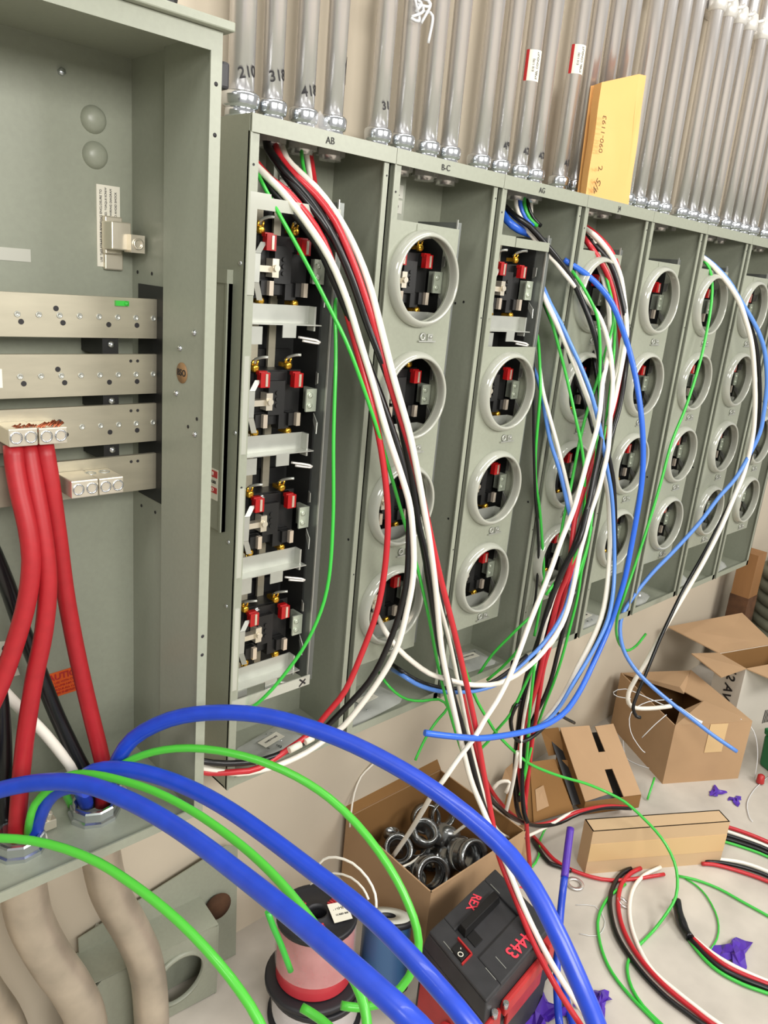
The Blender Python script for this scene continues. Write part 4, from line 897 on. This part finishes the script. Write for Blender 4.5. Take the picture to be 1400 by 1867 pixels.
fx = [('upright ring fitting at the back of the fittings box', 776, 1492, .15, .042, .026, (-.4, -.75, .35), 2), ('second ring fitting leaning behind the upright one', 806, 1484, .155, .038, .03, (-.3, -.8, .3), 2),
      ('dark fitting with an oval mouth in the middle of the fittings box', 770, 1522, .15, .036, .06, (-.1, -.4, .8), 1), ('grey fitting at the right of the oval-mouthed one', 812, 1528, .14, .034, .06, (.6, .2, .5), 1),
      ('fitting with a black liner at the left end of the fittings box', 722, 1552, .14, .036, .055, (-.2, -.5, .75), 0), ('large threaded fitting lying open to the front', 782, 1592, .15, .042, .06, (-.25, -.7, .45), 0),
      ('large threaded fitting at the right, open towards the tool case', 850, 1560, .165, .042, .07, (-.05, -.8, .4), 0), ('small lug fitting at the left rear of the fittings box', 714, 1526, .14, .02, .04, (.1, .2, 1), 1),
      ('hidden fitting between the two large threaded ones', 815, 1575, .12, .034, .06, (.7, .1, .5), 1), ('ring fitting low beside the near box wall', 752, 1600, .12, .034, .03, (.2, -.4, .8), 2)]
for a in fx: fitting(*a)
m = MB()
for k in range(5):
    p = atz(735 + 26 * k, 1545 + 8 * (k % 3), .06); m.lathe([(.03, -.03), (.034, -.03), (.034, .03), (.03, .03), (.03, -.03)], p, (random.uniform(-1, 1), random.uniform(-1, 1), .6), 20)
setp(m.build('fitting_heap', M_FIT, None, (.66, 0, .02)), 'lower layer of steel fittings filling the bottom of the open box', 'pipe fittings', kind='stuff')
wire('white', 'white wire offcut poking out of the right of the fittings box', [(823, 1524, ('z', .16)), (838, 1512), (856, 1499, ('z', .23))], .0042)
wire('white', 'pale wire offcut lying low among the fittings', [(728, 1582, ('z', .17)), (748, 1574), (764, 1562, ('z', .17))], .003)
wire('white', 'thin white wire looping down the wall into the fittings box', [(703, 1372, .15), (692, 1382), (675, 1398), (658, 1416), (646, 1446), (640, 1482), (638, 1508, .13)], .0028)
wire('white', 'outer cream wire loop standing behind the red spool', [(585, 1612, ('d', 1.6)), (578, 1585), (590, 1567), (612, 1563), (643, 1574), (670, 1601), (684, 1630), (686, 1655, ('d', 1.5))], .0026)
wire('white', 'inner cream wire loop standing behind the red spool', [(566, 1612, ('d', 1.6)), (585, 1600), (610, 1592), (640, 1600), (662, 1620), (672, 1640, ('d', 1.5))], .0022)

# black tool case
vu = V((.985, .12, 0)).normalized(); vv = V((-.18, -.984, 0)).normalized()      # along the back edge, towards the camera
T0 = V((.345, -.285, 0))
case = thing('tool_case', 'black tool case with red handle and red REX lettering beside the fittings box', 'tool case', T0 + vu * .13 + vv * .1)
def K(a, b, z): return T0 + vu * a + vv * b + V((0, 0, z))
LU, LV, HT = .292, .216, .25
def kbox(m, a0, a1, b0, b1, z0, z1, ins=0):
    return m.hexa([K(a0, b1, z0), K(a1, b1, z0), K(a1, b0, z0), K(a0, b0, z0), K(a0 + ins, b1 - ins, z1), K(a1 - ins, b1 - ins, z1), K(a1 - ins, b0 + ins, z1), K(a0 + ins, b0 + ins, z1)])
m = MB(); kbox(m, 0, LU, 0, LV, .02, .205); kbox(m, 0, LU, 0, LV, .205, .243, .008); kbox(m, .008, .064, .008, LV - .008, .243, HT); kbox(m, .064, .232, .008, .05, .243, HT); kbox(m, .064, .232, .132, LV - .008, .243, HT); kbox(m, .232, LU - .008, .008, LV - .008, .243, HT)
kbox(m, LU, LU + .09, .02, LV - .02, .03, .15, .012)
m.build('case_body', M_BLK2, case, bevel=.006)
m = MB(); kbox(m, .075, .222, .050, .078, .2445, .262, .004); kbox(m, .080, .11, .078, .11, .2435, .2455); m.build('carry_handle', M_BLK, case, bevel=.004)
m = MB(); kbox(m, .02, .05, .075, .115, HT - .001, HT + .0045, .002); sw = m.build('rocker_switch', M_BLK, case, bevel=.001)
text('switch_print', 'O -', .018, frame(K(.034, .098, HT + .0048), -vv * 1.0 + vu * .8, vu * -1 - vv), M_LABEL, sw)
m = MB(); kbox(m, .052, .056, .07, .118, HT - .001, HT + .006); kbox(m, .018, .056, .116, .120, HT - .001, HT + .004); m.build('switch_guard', M_REDC, case)
m = MB()
for a, b in ((.02, .05), (.235, .03), (.24, .16), (.1, .16), (.06, .16)): kbox(m, a, a + .0016, b, b + .034, HT, HT + .0008)
m.build('top_rib', M_BRACKET, case)['kind'] = 'stuff'
m = MB(); kbox(m, .06, .262, LV - .004, LV + .018, .188, .216, .004); kbox(m, .085, .235, LV + .002, LV + .012, .135, .19); kbox(m, .244, .276, LV - .02, LV + .016, .18, .236); kbox(m, -.004, .06, LV - .006, LV + .014, .115, .205, .004); m.build('red_latch_handle', M_REDC, case, bevel=.004)
m = MB(); m.cyl(K(.062, LV + .014, .212), K(.062, LV + .014, .226), .006, 10); m.cyl(K(.03, LV + .006, .205), K(.03, LV + .006, .22), .007, 10); m.build('hinge_pin', M_ZINC, case)
m = MB(); kbox(m, -.012, .0, .015, LV + .01, .03, .17, .0); kbox(m, -.012, .05, LV + .0, LV + .012, .03, .12); m.build('red_end_panel', M_REDC, case, bevel=.004)
m = MB(); c_ = K(-.0125, .13, .10); m.lathe([(.026, 0), (.026, .002), (0, .002)], c_, -vu, 24); m.build('panel_dimple', M_LRED, case)
pc = atz(1040, 1690, .06)
m = MB(); m.lathe([(.03, -.02), (.056, -.018), (.062, -.008), (.062, .008), (.056, .018), (.03, .02), (0, .02)], K(LU + .10, .10, .064), -vv, 32); m.lathe([(.034, .021), (.034, .0225), (.028, .0225), (.028, .021)], K(LU + .10, .10, .064), vv, 24); m.build('wheel', M_BLK, case)
rex = frame(K(.158, .034, HT + .0012), (-.74, -.30, 0), (.38, -.92, 0))
text('lettering', 'REX', .030, rex, M_INKR, case, bold=.0006)
text('lettering', '4443', .042, frame(atz(946, 1722, HT + .0012), atz(938, 1732, HT) - atz(960, 1709, HT), atz(940, 1738, HT) - atz(925, 1722, HT)), M_INKR, case, bold=.0006)
m = MB(); p = atz(946, 1618, HT + .001); m.slab([p, p + V((.012, -.03, 0)), p + V((.022, -.03, 0)), p + V((.018, .0, 0))], .0006); m.build('red_mark', M_INKR, case)

# spools
def spool(label, base, axis, rf, rc, h, wound, windows, group='wire spools on the floor', film=False, tag=False, rb=None):
    base = V(base); a = V(axis).normalized()
    root = thing('wire_spool', label, 'wire spool', base, group)
    rb = rb or rf
    m = MB()
    m.lathe([(.02, 0), (rb, 0), (rb, .010), (rb - .006, .012), (.02, .012), (.02, 0)], base, a, 40)
    m.build('lower_flange', M_SPBLK, root)
    m = MB()
    top = base + a * (h - .012)
    m.lathe([(.022, 0), (rf, 0), (rf, .010), (rf - .004, .012), (rf - .012, .009), (.03, .009), (.026, .013), (.022, .013), (.022, 0)], top, a, 40)
    m.lathe([(.022, 0), (.022, h - .02)], base + a * .008, a, 20)
    up_ = m.build('upper_flange', M_SPBLK, root)
    m = MB(); n = 22
    prof = [(rc * .3, .014)]
    for k in range(n + 1):
        z = .014 + (h - .030) * k / n
        prof += [(rc - .0012, z), (rc, z + (h - .03) / n * .5)]
    prof += [(rc * .3, h - .014)]
    m.lathe(prof, base, a, 48); m.build('wound_wire', wound, root)
    if windows:
        u = a.orthogonal().normalized(); w_ = a.cross(u); m = MB()
        for th in windows:
            for k in range(5):
                r0 = rf * .42 + k * rf * .085
                pts = [top + a * .0098 + (u * math.cos(th + d * .32) + w_ * math.sin(th + d * .32)) * r0 for d in (-1, -.5, 0, .5, 1)]
                m.tube(pts, .0032, 6)
        q = m.build('window_wire', wound, root); q.parent = up_; q['kind'] = 'stuff'
    if film:
        MB().lathe([(rc + .003, h * .30), (rc + .004, h * .5), (rc + .0035, h * .93)], base, a, 48).build('shrink_film', M_FILM, root)
    return root, top, a
s1, top1, ax1 = spool('red wire spool in cloudy wrap standing on another spool', (.170, -.124, .103), (.02, .05, 1), .090, .086, .172, M_WOUNDR, (1.2, 3.3, 5.4), film=True, rb=.110)
p = atz(617, 1662, top1.z + .016)
q = MB().slab([p + V((-.028, -.02, 0)), p + V((.012, -.034, 0)), p + V((.030, .010, .004)), p + V((-.012, .026, .006))], .001).build('paper_tag', M_LABEL, s1)
text('tag_print', 'THHN', .012, frame(p + V((.004, .004, .0042)), (.9, -.35, 0), (.35, .9, 0)), M_INK, q); text('tag_print', '12 RED 500', .006, frame(p + V((.0, -.012, .0032)), (.9, -.35, 0), (.35, .9, 0)), M_INK, q)
spool('clear-wrapped spool lying under the red spool', (.176, -.130, .001), (0, 0, 1), .108, .098, .100, M_W['clear'], (), film=True)
s2, top2, ax2 = spool('dark blue wire spool tilted between the red spool and the tool case', (.318, -.20, .045), (.30, .30, .9), .062, .058, .15, M_WOUNDB, ())
q = MB().lathe([(.020, .0125), (.056, .0125), (.056, .0135), (.02, .0135), (.02, .0125)], top2, ax2, 32).build('round_label', M_LABELG, s2)
# tan scraps, purple rags
def crumple(label, c, s, mt, name, cat, n=26, flat=.5, seed=1):
    rn = random.Random(seed); c = V(c); m = MB(); g = 7
    ph = [rn.uniform(0, 6.3) for _ in range(6)]
    vs = []
    for j in range(g):
        for i_ in range(g):
            u, v = i_ / (g - 1) * 2 - 1, j / (g - 1) * 2 - 1
            rr = .72 + .28 * math.sin(3 * math.atan2(v, u) + ph[0])
            z = flat * s * (.45 + .55 * math.sin(4.2 * u + ph[1]) * math.sin(4.7 * v + ph[2])) * (1.15 - max(abs(u), abs(v))) + rn.uniform(0, .16) * s
            vs.append(c + V((u * s * rr * 1.15 + rn.uniform(-.12, .12) * s, v * s * rr * .75 + rn.uniform(-.12, .12) * s, max(.0015, z))))
    fs = []
    for j in range(g - 1):
        for i_ in range(g - 1):
            k = j * g + i_; fs += [(k, k + 1, k + g + 1), (k, k + g + 1, k + g)]
    m.add(vs, fs)
    o = m.build(name, mt, None, c); return setp(o, label, cat)
crumple('crumpled purple plastic by the taped cable at the right', atz(1338, 1740, 0), .062, M_PURP, 'plastic_scrap', 'plastic scrap', 34, .5, 3)
crumple('purple plastic lying under the upper blue cable at the bottom', atz(1085, 1832, 0), .05, M_PURP, 'plastic_scrap', 'plastic scrap', 26, .7, 4)
crumple('purple plastic rag in front of the tool case', atz(985, 1850, 0), .06, M_PURP, 'plastic_scrap', 'plastic scrap', 30, .8, 5)
crumple('small purple scrap near the box of offcuts', atz(1306, 1445, 0), .035, M_PURP, 'plastic_scrap', 'plastic scrap', 12, .4, 6)
crumple('smallest purple scrap, right of the other small one', atz(1340, 1459, 0), .028, M_PURP, 'plastic_scrap', 'plastic scrap', 10, .4, 7)

# long taped carton
A_, B_ = atz(1066, 1594, 0), atz(1312, 1573, 0)
lu_ = (B_ - A_); u = lu_.normalized(); v = V((-u.y, u.x, 0))
lc, cs, up = carton('long closed kraft carton lying on the floor under the wires', A_, u, v, lu_.length, .055, .150, M_CARDP, M_CARDP, open_=False, name='long_carton')
m = MB(); A0, B0 = cs[0], cs[1]
zz = V((0, 0, 1)); n_ = -v * .001
m.hexa([A0 + n_ + zz * .045, B0 + n_ + zz * .045, B0 + zz * .045, A0 + zz * .045, A0 + n_ + zz * .105, B0 + n_ + zz * .105, B0 + zz * .105, A0 + zz * .105]); m.build('side_tape', M_TAPE, lc)
# box of offcuts
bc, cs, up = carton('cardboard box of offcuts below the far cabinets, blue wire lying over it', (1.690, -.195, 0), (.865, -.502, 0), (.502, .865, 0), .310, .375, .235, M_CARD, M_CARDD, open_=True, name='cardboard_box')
A, B, D, E2 = [q + up for q in cs]
m = MB()
m.slab([E2, D, D.lerp(A, .50) + V((0, 0, .012)), E2.lerp(B, .46) + V((0, 0, .03))], .003); m.slab([B, D, D.lerp(A, .45) + V((0, 0, .004)), B.lerp(E2, .38) + V((0, 0, .006))], .003)
m.build('top_flap', M_CARD, bc)
m = MB(); m.slab([A, B, B.lerp(E2, .35) + V((0, 0, .01)), A.lerp(D, .30) + V((0, 0, -.02))], .003); m.build('front_flap', M_CARD, bc)
m = MB(); k0 = cs[0].lerp(cs[1], .45); k1 = cs[0].lerp(cs[1], .68); nn = V((-.502, -.865, 0)) * .0012
m.slab([k0 + V((0, 0, .12)) + nn, k1 + V((0, 0, .12)) + nn, k1 + up + nn, k0 + up + nn], .0008); m.build('tape_patch', M_TAPE, bc)
for k, (lab, pts) in enumerate((('clear filament loop hanging from the front of the offcuts box', [(1225, 1275, ('z', .26)), (1180, 1280), (1150, 1300), (1150, 1335), (1168, 1365), (1176, 1372, ('z', .14))]),
        ('large clear filament arc along the foot of the offcuts box', [(1272, 1325, ('z', .2)), (1272, 1370), (1260, 1405), (1230, 1425), (1195, 1428), (1160, 1415), (1140, 1380), (1136, 1350, ('z', .06))]),
        ('short bright filament in front of the offcuts box', [(1215, 1303, ('z', .24)), (1195, 1320), (1170, 1345, ('z', .15))]),
        ('clear filament hooked over the right end of the offcuts box', [(1350, 1311, ('z', .24)), (1368, 1324), (1378, 1345), (1381, 1380), (1376, 1418, 'f')]),
        ('thin filament curling on the floor at the right photo edge', [(1402, 1415, 'f'), (1375, 1440, 'f'), (1362, 1465, 'f'), (1366, 1490, 'f'), (1372, 1498, 'f')]),
        ('thin filament bowing off the back left of the offcuts box', [(1215, 1288, ('z', .27)), (1180, 1272), (1140, 1256), (1118, 1262), (1126, 1270), (1150, 1274, ('z', .27))]))):
    wire('clear', lab, pts, .0016, 'filament', 'filament', 'clear filaments around the offcuts box', 6)
wire('clear', 'frayed tuft of blue and clear line at the mouth of the offcuts box', [(1222, 1283, ('z', .265)), (1240, 1292), (1265, 1310), (1280, 1318, ('z', .25))], .006, 'filament', 'filament')
# carton with 12 AWG print
F = V((2.215, -.205, 0)); u = V((.95, -.31, 0)).normalized(); v = V((.31, .95, 0)).normalized()
ac, cs, up = carton('white printed carton with open brown flaps at the right photo edge', F, u, v, .32, .135, .30, M_WBOX, M_CARDD)
A, B, D, E2 = [q + up for q in cs]
m = MB(); m.slab([E2, D, D + V((.11, .19, .04)), E2 + V((-.06, .20, .05))], .004); m.build('rear_flap', M_CARD, ac)
m = MB(); m.slab([A, E2, E2 + V((-.14, .05, .015)), A + V((-.15, .03, -.005))], .004); m.build('left_flap', M_CARD, ac)
m = MB(); m.slab([B, A, A + V((.04, -.13, -.02)), B + V((.06, -.13, -.02))], .004); m.build('front_flap', M_CARD, ac)
text('carton_print', '12 AWG', .055, frame(cs[0].lerp(cs[3], .42) + V((-.0015, .0005, .172)), (0, 0, -1), -v), M_INK, ac, bold=.001)
m = MB()
for k in range(9): q0 = cs[0].lerp(cs[1], .55 + .03 * k) + V((-.0004, -.0012, .03)); m.slab([q0, q0 + u * .004, q0 + u * .004 + V((0, 0, .06)), q0 + V((0, 0, .06))], .0005)
m.build('bar_marks', M_INK, ac)
# green bin
gb = thing('green_bin', 'dark green plastic bin at the right photo edge beside the white carton', 'bin', (2.235, -.52, 0))
c_ = atz(1412, 1400, 0)
m = MB(); p = [c_ + V((-.10, -.10, 0)), c_ + V((.16, -.22, 0)), c_ + V((.22, -.06, 0)), c_ + V((-.03, .05, 0))]; q = [x + V((0, 0, .13)) + (x - c_) * .12 for x in p]
m.hexa(p + q); m.build('bin_body', M_GREEN, gb, bevel=.012)
m = MB(); q2 = [x + V((0, 0, .018)) + (x - c_) * .05 for x in q]; m.hexa(q + q2); m.build('bin_rim', M_GREEN, gb, bevel=.004)
# folded carton with slots
fc = thing('folded_carton', 'flattened slotted carton propped open between the wire bundle and the offcuts box', 'box', (1.43, -.06, 0))
a0, a1 = atz(1020, 1327, .22), atz(1117, 1320, .20)
b0, b1 = atz(1066, 1462, .05), atz(1168, 1449, .05)
def FP(u_, v_): return a0.lerp(a1, u_).lerp(b0.lerp(b1, u_), v_)
m = MB(); m.slab([FP(0, 0), FP(0, 1), FP(.52, .93), FP(.54, 0)], .004); m.slab([FP(.64, .02), FP(.68, 1), FP(1, 1), FP(1, 0)], .004); m.slab([FP(.52, .38), FP(.52, .62), FP(.68, .62), FP(.66, .38)], .004)
m.build('slotted_panel', M_CARD, fc)
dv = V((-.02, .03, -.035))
m = MB(); m.slab([FP(.03, .02) + dv, FP(.03, .96) + dv, FP(.97, .96) + dv, FP(.97, .02) + dv], .003); m.build('slot_shade', M_BLK, fc)  # black sheet standing in for the shade seen through the slots
m = MB(); g0, g1 = V(FP(1, 1)), V(FP(0, 1)); m.slab([g1, V((g1.x, g1.y, .002)), V((g0.x, g0.y, .002)), g0], .003)
h0, h1 = V(FP(0, 0)), V(FP(0, 1)); m.slab([h0 + V((.01, 0, -.01)), V((h0.x + .02, h0.y, .002)), V((h1.x + .01, h1.y, .002)), h1 + V((.01, 0, -.01))], .003); m.build('folded_side', M_CARDD, fc)
m = MB(); m.slab([atz(1010, 1385, .12), atz(1022, 1410, .04), atz(1048, 1440, .04), atz(1038, 1386, .13)], .003); m.slab([atz(1026, 1430, .03), atz(1034, 1462, .012), atz(1062, 1460, .012), atz(1050, 1426, .06)], .003); m.build('inner_flap', M_CARDD, fc)
m = MB(); m.slab([atz(985, 1330, .20), atz(1000, 1378, .12), atz(1030, 1372, .14), atz(1018, 1326, .22)], .003); m.build('upright_flap', M_CARDD, fc)
# torn low carton left of it
tc = thing('torn_carton', 'torn brown carton crushed behind the red and black wire bundle', 'box', (1.16, -.02, 0))
m = MB()
m.slab([atz(965, 1390, .12), atz(972, 1500, .012), atz(1045, 1478, .012), atz(1010, 1384, .12)], .003)
m.slab([atz(965, 1390, .12), atz(930, 1420, .06), atz(918, 1480, .006), atz(972, 1500, .008)], .003)
m.build('main_panel', M_CARDD, tc)
m = MB(); m.slab([atz(975, 1440, .07), atz(978, 1480, .03), atz(1000, 1470, .035), atz(990, 1432, .08)], .003); m.build('loose_flap', M_CARD, tc)
m = MB(); m.slab([atz(922, 1402, .10), atz(914, 1425, .06), atz(935, 1428, .07), atz(936, 1390, .13)], .003); m.build('torn_tab', M_CARD, tc)
m = MB(); m.slab([atz(925, 1520, .05), atz(930, 1575, .004), atz(962, 1580, .004), atz(958, 1505, .05)], .003); m.slab([atz(925, 1520, .05), atz(940, 1510, .075), atz(962, 1500, .06), atz(958, 1505, .05)], .003); m.build('front_tab', M_CARD, tc)
wire('white', 'bent white plastic strip lying on the torn carton', [(898, 1440, ('z', .1)), (908, 1428), (920, 1424), (930, 1428), (922, 1446, ('z', .1))], .006, 'plastic_strip', 'strip')
# grey trough piece leaning on the wall
tr_ = thing('trough_end', 'grey metal trough end with a round hole standing beside the conduit bends', 'metal trough', (-.06, .08, 0))
f0, f1 = V((-.25, .073, 0)), V((.028, .050, 0))
n_ = 48; hc = V((-.068, .058, .10)); R_ = .060
m = MB(); vs = []; ex = (f1 - f0).normalized()
inn = [hc + ex * R_ * math.cos(2 * PI * k / n_) + V((0, 0, R_ * math.sin(2 * PI * k / n_))) for k in range(n_)]
out = []
for k in range(n_):
    a = 2 * PI * k / n_; dx, dz = math.cos(a), math.sin(a); s_ = min((.096 if dx > 0 else .19) / max(1e-6, abs(dx)), .098 / max(1e-6, abs(dz))); out.append(hc + ex * dx * s_ + V((0, 0, dz * s_)))
m.add(inn + out, [(k, (k + 1) % n_, n_ + (k + 1) % n_, n_ + k) for k in range(n_)])
th = V((0, .003, 0)); m.add([p + th for p in inn + out], [(n_ + k, n_ + (k + 1) % n_, (k + 1) % n_, k) for k in range(n_)])
m.build('front_plate', M_ENC, tr_)
MB().lathe([(.060, -.004), (.068, -.004), (.068, .003), (.062, .006), (.059, .006), (.060, -.004)], hc, V((0, -1, 0)), 40).build('hole_rim', M_ENC, tr_)
m = MB(); m.slab([V((-.255, .074, .198)), V((.026, .05, .198)), V((.03, .14, .21)), V((-.255, .155, .21))], .003); m.build('top_plate', M_ENC, tr_)
m = MB(); m.slab([V((-.25, .14, .002)), V((.12, .115, .002)), V((.13, .14, .30)), V((.10, .145, .315)), V((-.25, .155, .25))], .003); m.slab([V((.026, .05, 0)), V((.026, .05, .196)), V((.03, .13, .21)), V((.03, .12, 0))], .003); m.build('back_plate', M_ENC, tr_)
m = MB(); c_ = V((.07, .125, .17)); m.lathe([(.03, 0), (.034, .004), (0, .004)], c_, (-.1, -1, .1), 24); m.build('knockout', M_RUST, tr_)
m = MB(); c_ = V((-.02, .053, .185)); m.lathe([(.004, 0), (.003, .003), (0, .003)], c_, (0, -1, 0), 10); m.build('plate_screw', M_ZINC, tr_)
o = MB().tube([at(178, 1685, .165), at(158, 1745, .166)], .004, 8).build('rod', M_BRACKET, None, at(158, 1745, .166)); setp(o, 'thin rod leaning on the wall between the two conduit bends', 'rod')
# purple tipped tube: a blue cable with a purple end
P = path([(1040, 1510, ('z', .30)), (1034, 1556), (1029, 1600, ('z', .24))], .009)
t_ = thing('taped_cable_end', 'upright blue cable with purple taped tip in front of the long carton', 'cable', P[-1], None)
MB().tube(spline(P, .01), .0098, 14).build('purple_tape', M_PURP, t_)
P = [P[-1]] + path([(1027, 1616, ('z', .23)), (1022, 1662), (1018, 1720), (1015, 1770), (1016, 1820), (1020, 1870, ('z', .02)), (1030, 1940, ('z', .02))], .009)
MB().tube(spline(P, .015), .0092, 14).build('blue_cable', M_W['feedblue'], t_)
wire('feedblue', 'short length of blue cable beside the purple rag at the bottom', [(1026, 1790, 'f'), (1034, 1830, 'f'), (1046, 1880, 'f'), (1056, 1940, 'f')], .009, 'feeder_cable', 'cable')
# wires on the floor
GF = 'coiled wires on the concrete floor'
def wf(col, label, pts, r=.0065, **k): return wire(col, label, [(a, b, 'f') if len(q_) == 0 else (a, b, q_[0]) for a, b, *q_ in pts], r, group=GF, **k)
wf('black', 'outer black wire of the big floor coil at the lower right', [(1150, 1583), (1134, 1592), (1121, 1609), (1112, 1636), (1114, 1668), (1124, 1704), (1145, 1740), (1175, 1779), (1214, 1818), (1250, 1845), (1282, 1868), (1340, 1900), (1400, 1930)])
wf('red', 'red wire next to the outer black one in the floor coil', [(1168, 1583), (1150, 1592), (1134, 1610), (1127, 1636), (1128, 1663), (1137, 1696), (1155, 1731), (1185, 1770), (1221, 1806), (1266, 1842), (1300, 1868), (1360, 1902), (1410, 1925)])
wf('white', 'inner white wire of the floor coil', [(1204, 1581), (1174, 1596), (1156, 1617), (1148, 1645), (1149, 1678), (1158, 1711), (1173, 1744), (1193, 1773), (1228, 1803), (1272, 1838), (1310, 1866), (1365, 1898), (1415, 1920)], .0058)
wf('red', 'cut red wire end lying in front of the long carton', [(968, 1520), (986, 1540), (1010, 1567), (1040, 1585), (1079, 1599), (1115, 1605), (1160, 1602), (1211, 1594)], .0055)
wf('black', 'black wire curling under the left end of the long carton', [(970, 1530), (985, 1553), (1001, 1573), (1020, 1580), (1042, 1588)], .006)
wf('green', 'green wire curling under the left end of the long carton', [(1000, 1500, ('z', .05)), (985, 1530), (982, 1560), (970, 1580), (960, 1577)], .0036)
wf('red', 'red wire leaving the right end of the long carton, topmost strand', [(1270, 1490, 'f'), (1305, 1501), (1355, 1517), (1402, 1536), (1460, 1565)])
wf('white', 'white wire below the topmost red strand at the right edge', [(1270, 1496), (1305, 1509), (1355, 1526), (1402, 1545), (1460, 1575)], .006)
wf('black', 'upper black strand at the right edge of the floor', [(1270, 1504), (1307, 1517), (1355, 1532), (1402, 1550), (1460, 1582)])
wf('black', 'lower black strand at the right edge of the floor', [(1270, 1511), (1307, 1524), (1355, 1539), (1402, 1557), (1460, 1590)], .0058)
wf('green', 'green strand lowest of the upper group at the right edge', [(1270, 1522), (1308, 1531), (1355, 1545), (1402, 1563), (1460, 1596)], .0042)
wf('white', 'white strand on top of the lower group at the right edge', [(1280, 1566), (1313, 1567), (1355, 1573), (1402, 1590), (1460, 1618)], .006)
wf('black', 'black strand in the middle of the lower group at the right edge', [(1285, 1571), (1316, 1573), (1358, 1582), (1402, 1598), (1460, 1628)])
wf('red', 'red strand at the bottom of the lower group at the right edge', [(1280, 1575), (1300, 1576), (1340, 1586), (1402, 1608), (1460, 1640)], .006)
wf('green', 'green wire bulging left of the floor coil', [(1140, 1612), (1109, 1636), (1092, 1668), (1090, 1696), (1098, 1735), (1116, 1774), (1148, 1815), (1190, 1858), (1230, 1900)], .0042)
wf('green', 'green wire ending beside the floor coil, hooking back', [(1150, 1742), (1144, 1756), (1144, 1775), (1152, 1802), (1172, 1834), (1206, 1868), (1240, 1900)], .0042)
wf('green', 'straight green wire running right across the bare floor', [(1236, 1597), (1268, 1604), (1310, 1620), (1355, 1645), (1402, 1671), (1450, 1700)], .004)
wf('green', 'thin green wire arc inside the floor coil, ending at the purple scrap', [(1250, 1602), (1270, 1615), (1288, 1634), (1304, 1663), (1310, 1688), (1307, 1711), (1295, 1732)], .0026)
tp = thing('taped_cable', 'bundle of red, black, white and green wires ending in black tape on the floor', 'cable', atz(1256, 1705, 0))
tpP = path([(1233, 1642, ('z', .03)), (1238, 1668, ('z', .02)), (1247, 1692, ('z', .014)), (1258, 1710, ('z', .013))], .011)
MB().tube(spline(tpP, .008), lambda t: .0125 - .002 * math.sin(9 * t) * t, 14).build('black_tape', M_ORGFILM, tp)
for col, pts, r in (('red', [(1256, 1704), (1295, 1740), (1334, 1767), (1402, 1795), (1460, 1815)], .0062), ('black', [(1254, 1708), (1292, 1748), (1334, 1776), (1402, 1803), (1460, 1825)], .0072), ('green', [(1252, 1708), (1280, 1744), (1310, 1771), (1355, 1795), (1402, 1812), (1460, 1835)], .0046), ('white', [(1260, 1706), (1299, 1738), (1341, 1763), (1402, 1790), (1460, 1808)], .0056)):
    S = spline(path([(a, b, 'f') for a, b in pts], r), .015); MB().tube(S, r, 8).build(col + '_wire', M_W[col], tp)
# small litter
def ring(label, px, py, r, tilt=(0, 0, 1)):
    p = atz(px, py, .004); o = MB().lathe([(r * .62, 0), (r, 0), (r, .003), (r * .62, .003), (r * .62, 0)], p, tilt, 24).build('metal_ring', M_GALV, None, p); setp(o, label, 'metal ring')
ring('flat steel ring on the floor right of the purple tipped cable', 1048, 1612, .026)
ring('small dark steel ring inside the floor coil', 1136, 1646, .02, (.3, -.3, .9))
o = MB().lathe([(.012, 0), (.014, .003), (.012, .03), (.006, .034), (0, .034)], atz(1385, 1428, .002), (.2, .1, 1), 12).build('wire_nut', M_REDC, None, atz(1385, 1428, .002)); setp(o, 'small red wire nut on the floor at the right photo edge', 'wire nut')
wire('clear', 'thin dark filament loop on the floor left of the coil', [(1050, 1650, 'f'), (1085, 1652, 'f'), (1103, 1680, 'f'), (1090, 1706, 'f'), (1056, 1702, 'f')], .0010, 'filament', 'filament', None, 5)
wire('green', 'short green wire standing behind the long carton', [(1193, 1418, ('z', .05)), (1186, 1440, ('z', .03)), (1180, 1458, 'f')], .0036)
# rusty post and cable coil at the far right
pp = at(1358, 1085, .05)
po = thing('wall_post', 'brown post in the gap at the right end of the wall, lower half dark', 'post', (pp.x, .05, 0))
MB().box(pp.x - .035, pp.x + .06, .02, .10, pp.z, .60).build('upper_post', M_WOOD, po); MB().box(pp.x - .037, pp.x + .062, .018, .102, 0, pp.z).build('lower_post', M_RUST, po)
cc = atz(1440, 1225, 0)
cl = thing('cable_coil', 'tall grey green coil of cable at the right photo edge', 'cable coil', cc)
for k in range(9):
    z = .03 + .056 * k; m = MB(); a = [cc + V((.20 * math.cos(t) , .20 * math.sin(t), z + .006 * math.sin(2 * t + k))) for t in [2 * PI * j / 40 for j in range(41)]]; m.tube(a, .03, 10); m.build('coil_turn', M_COIL, cl)
MB().lathe([(.06, .0), (.21, .0), (.21, .02), (.06, .02), (.06, 0)], cc + V((0, 0, .525)), (0, 0, 1), 40).build('coil_rim', M_WCAP, cl)
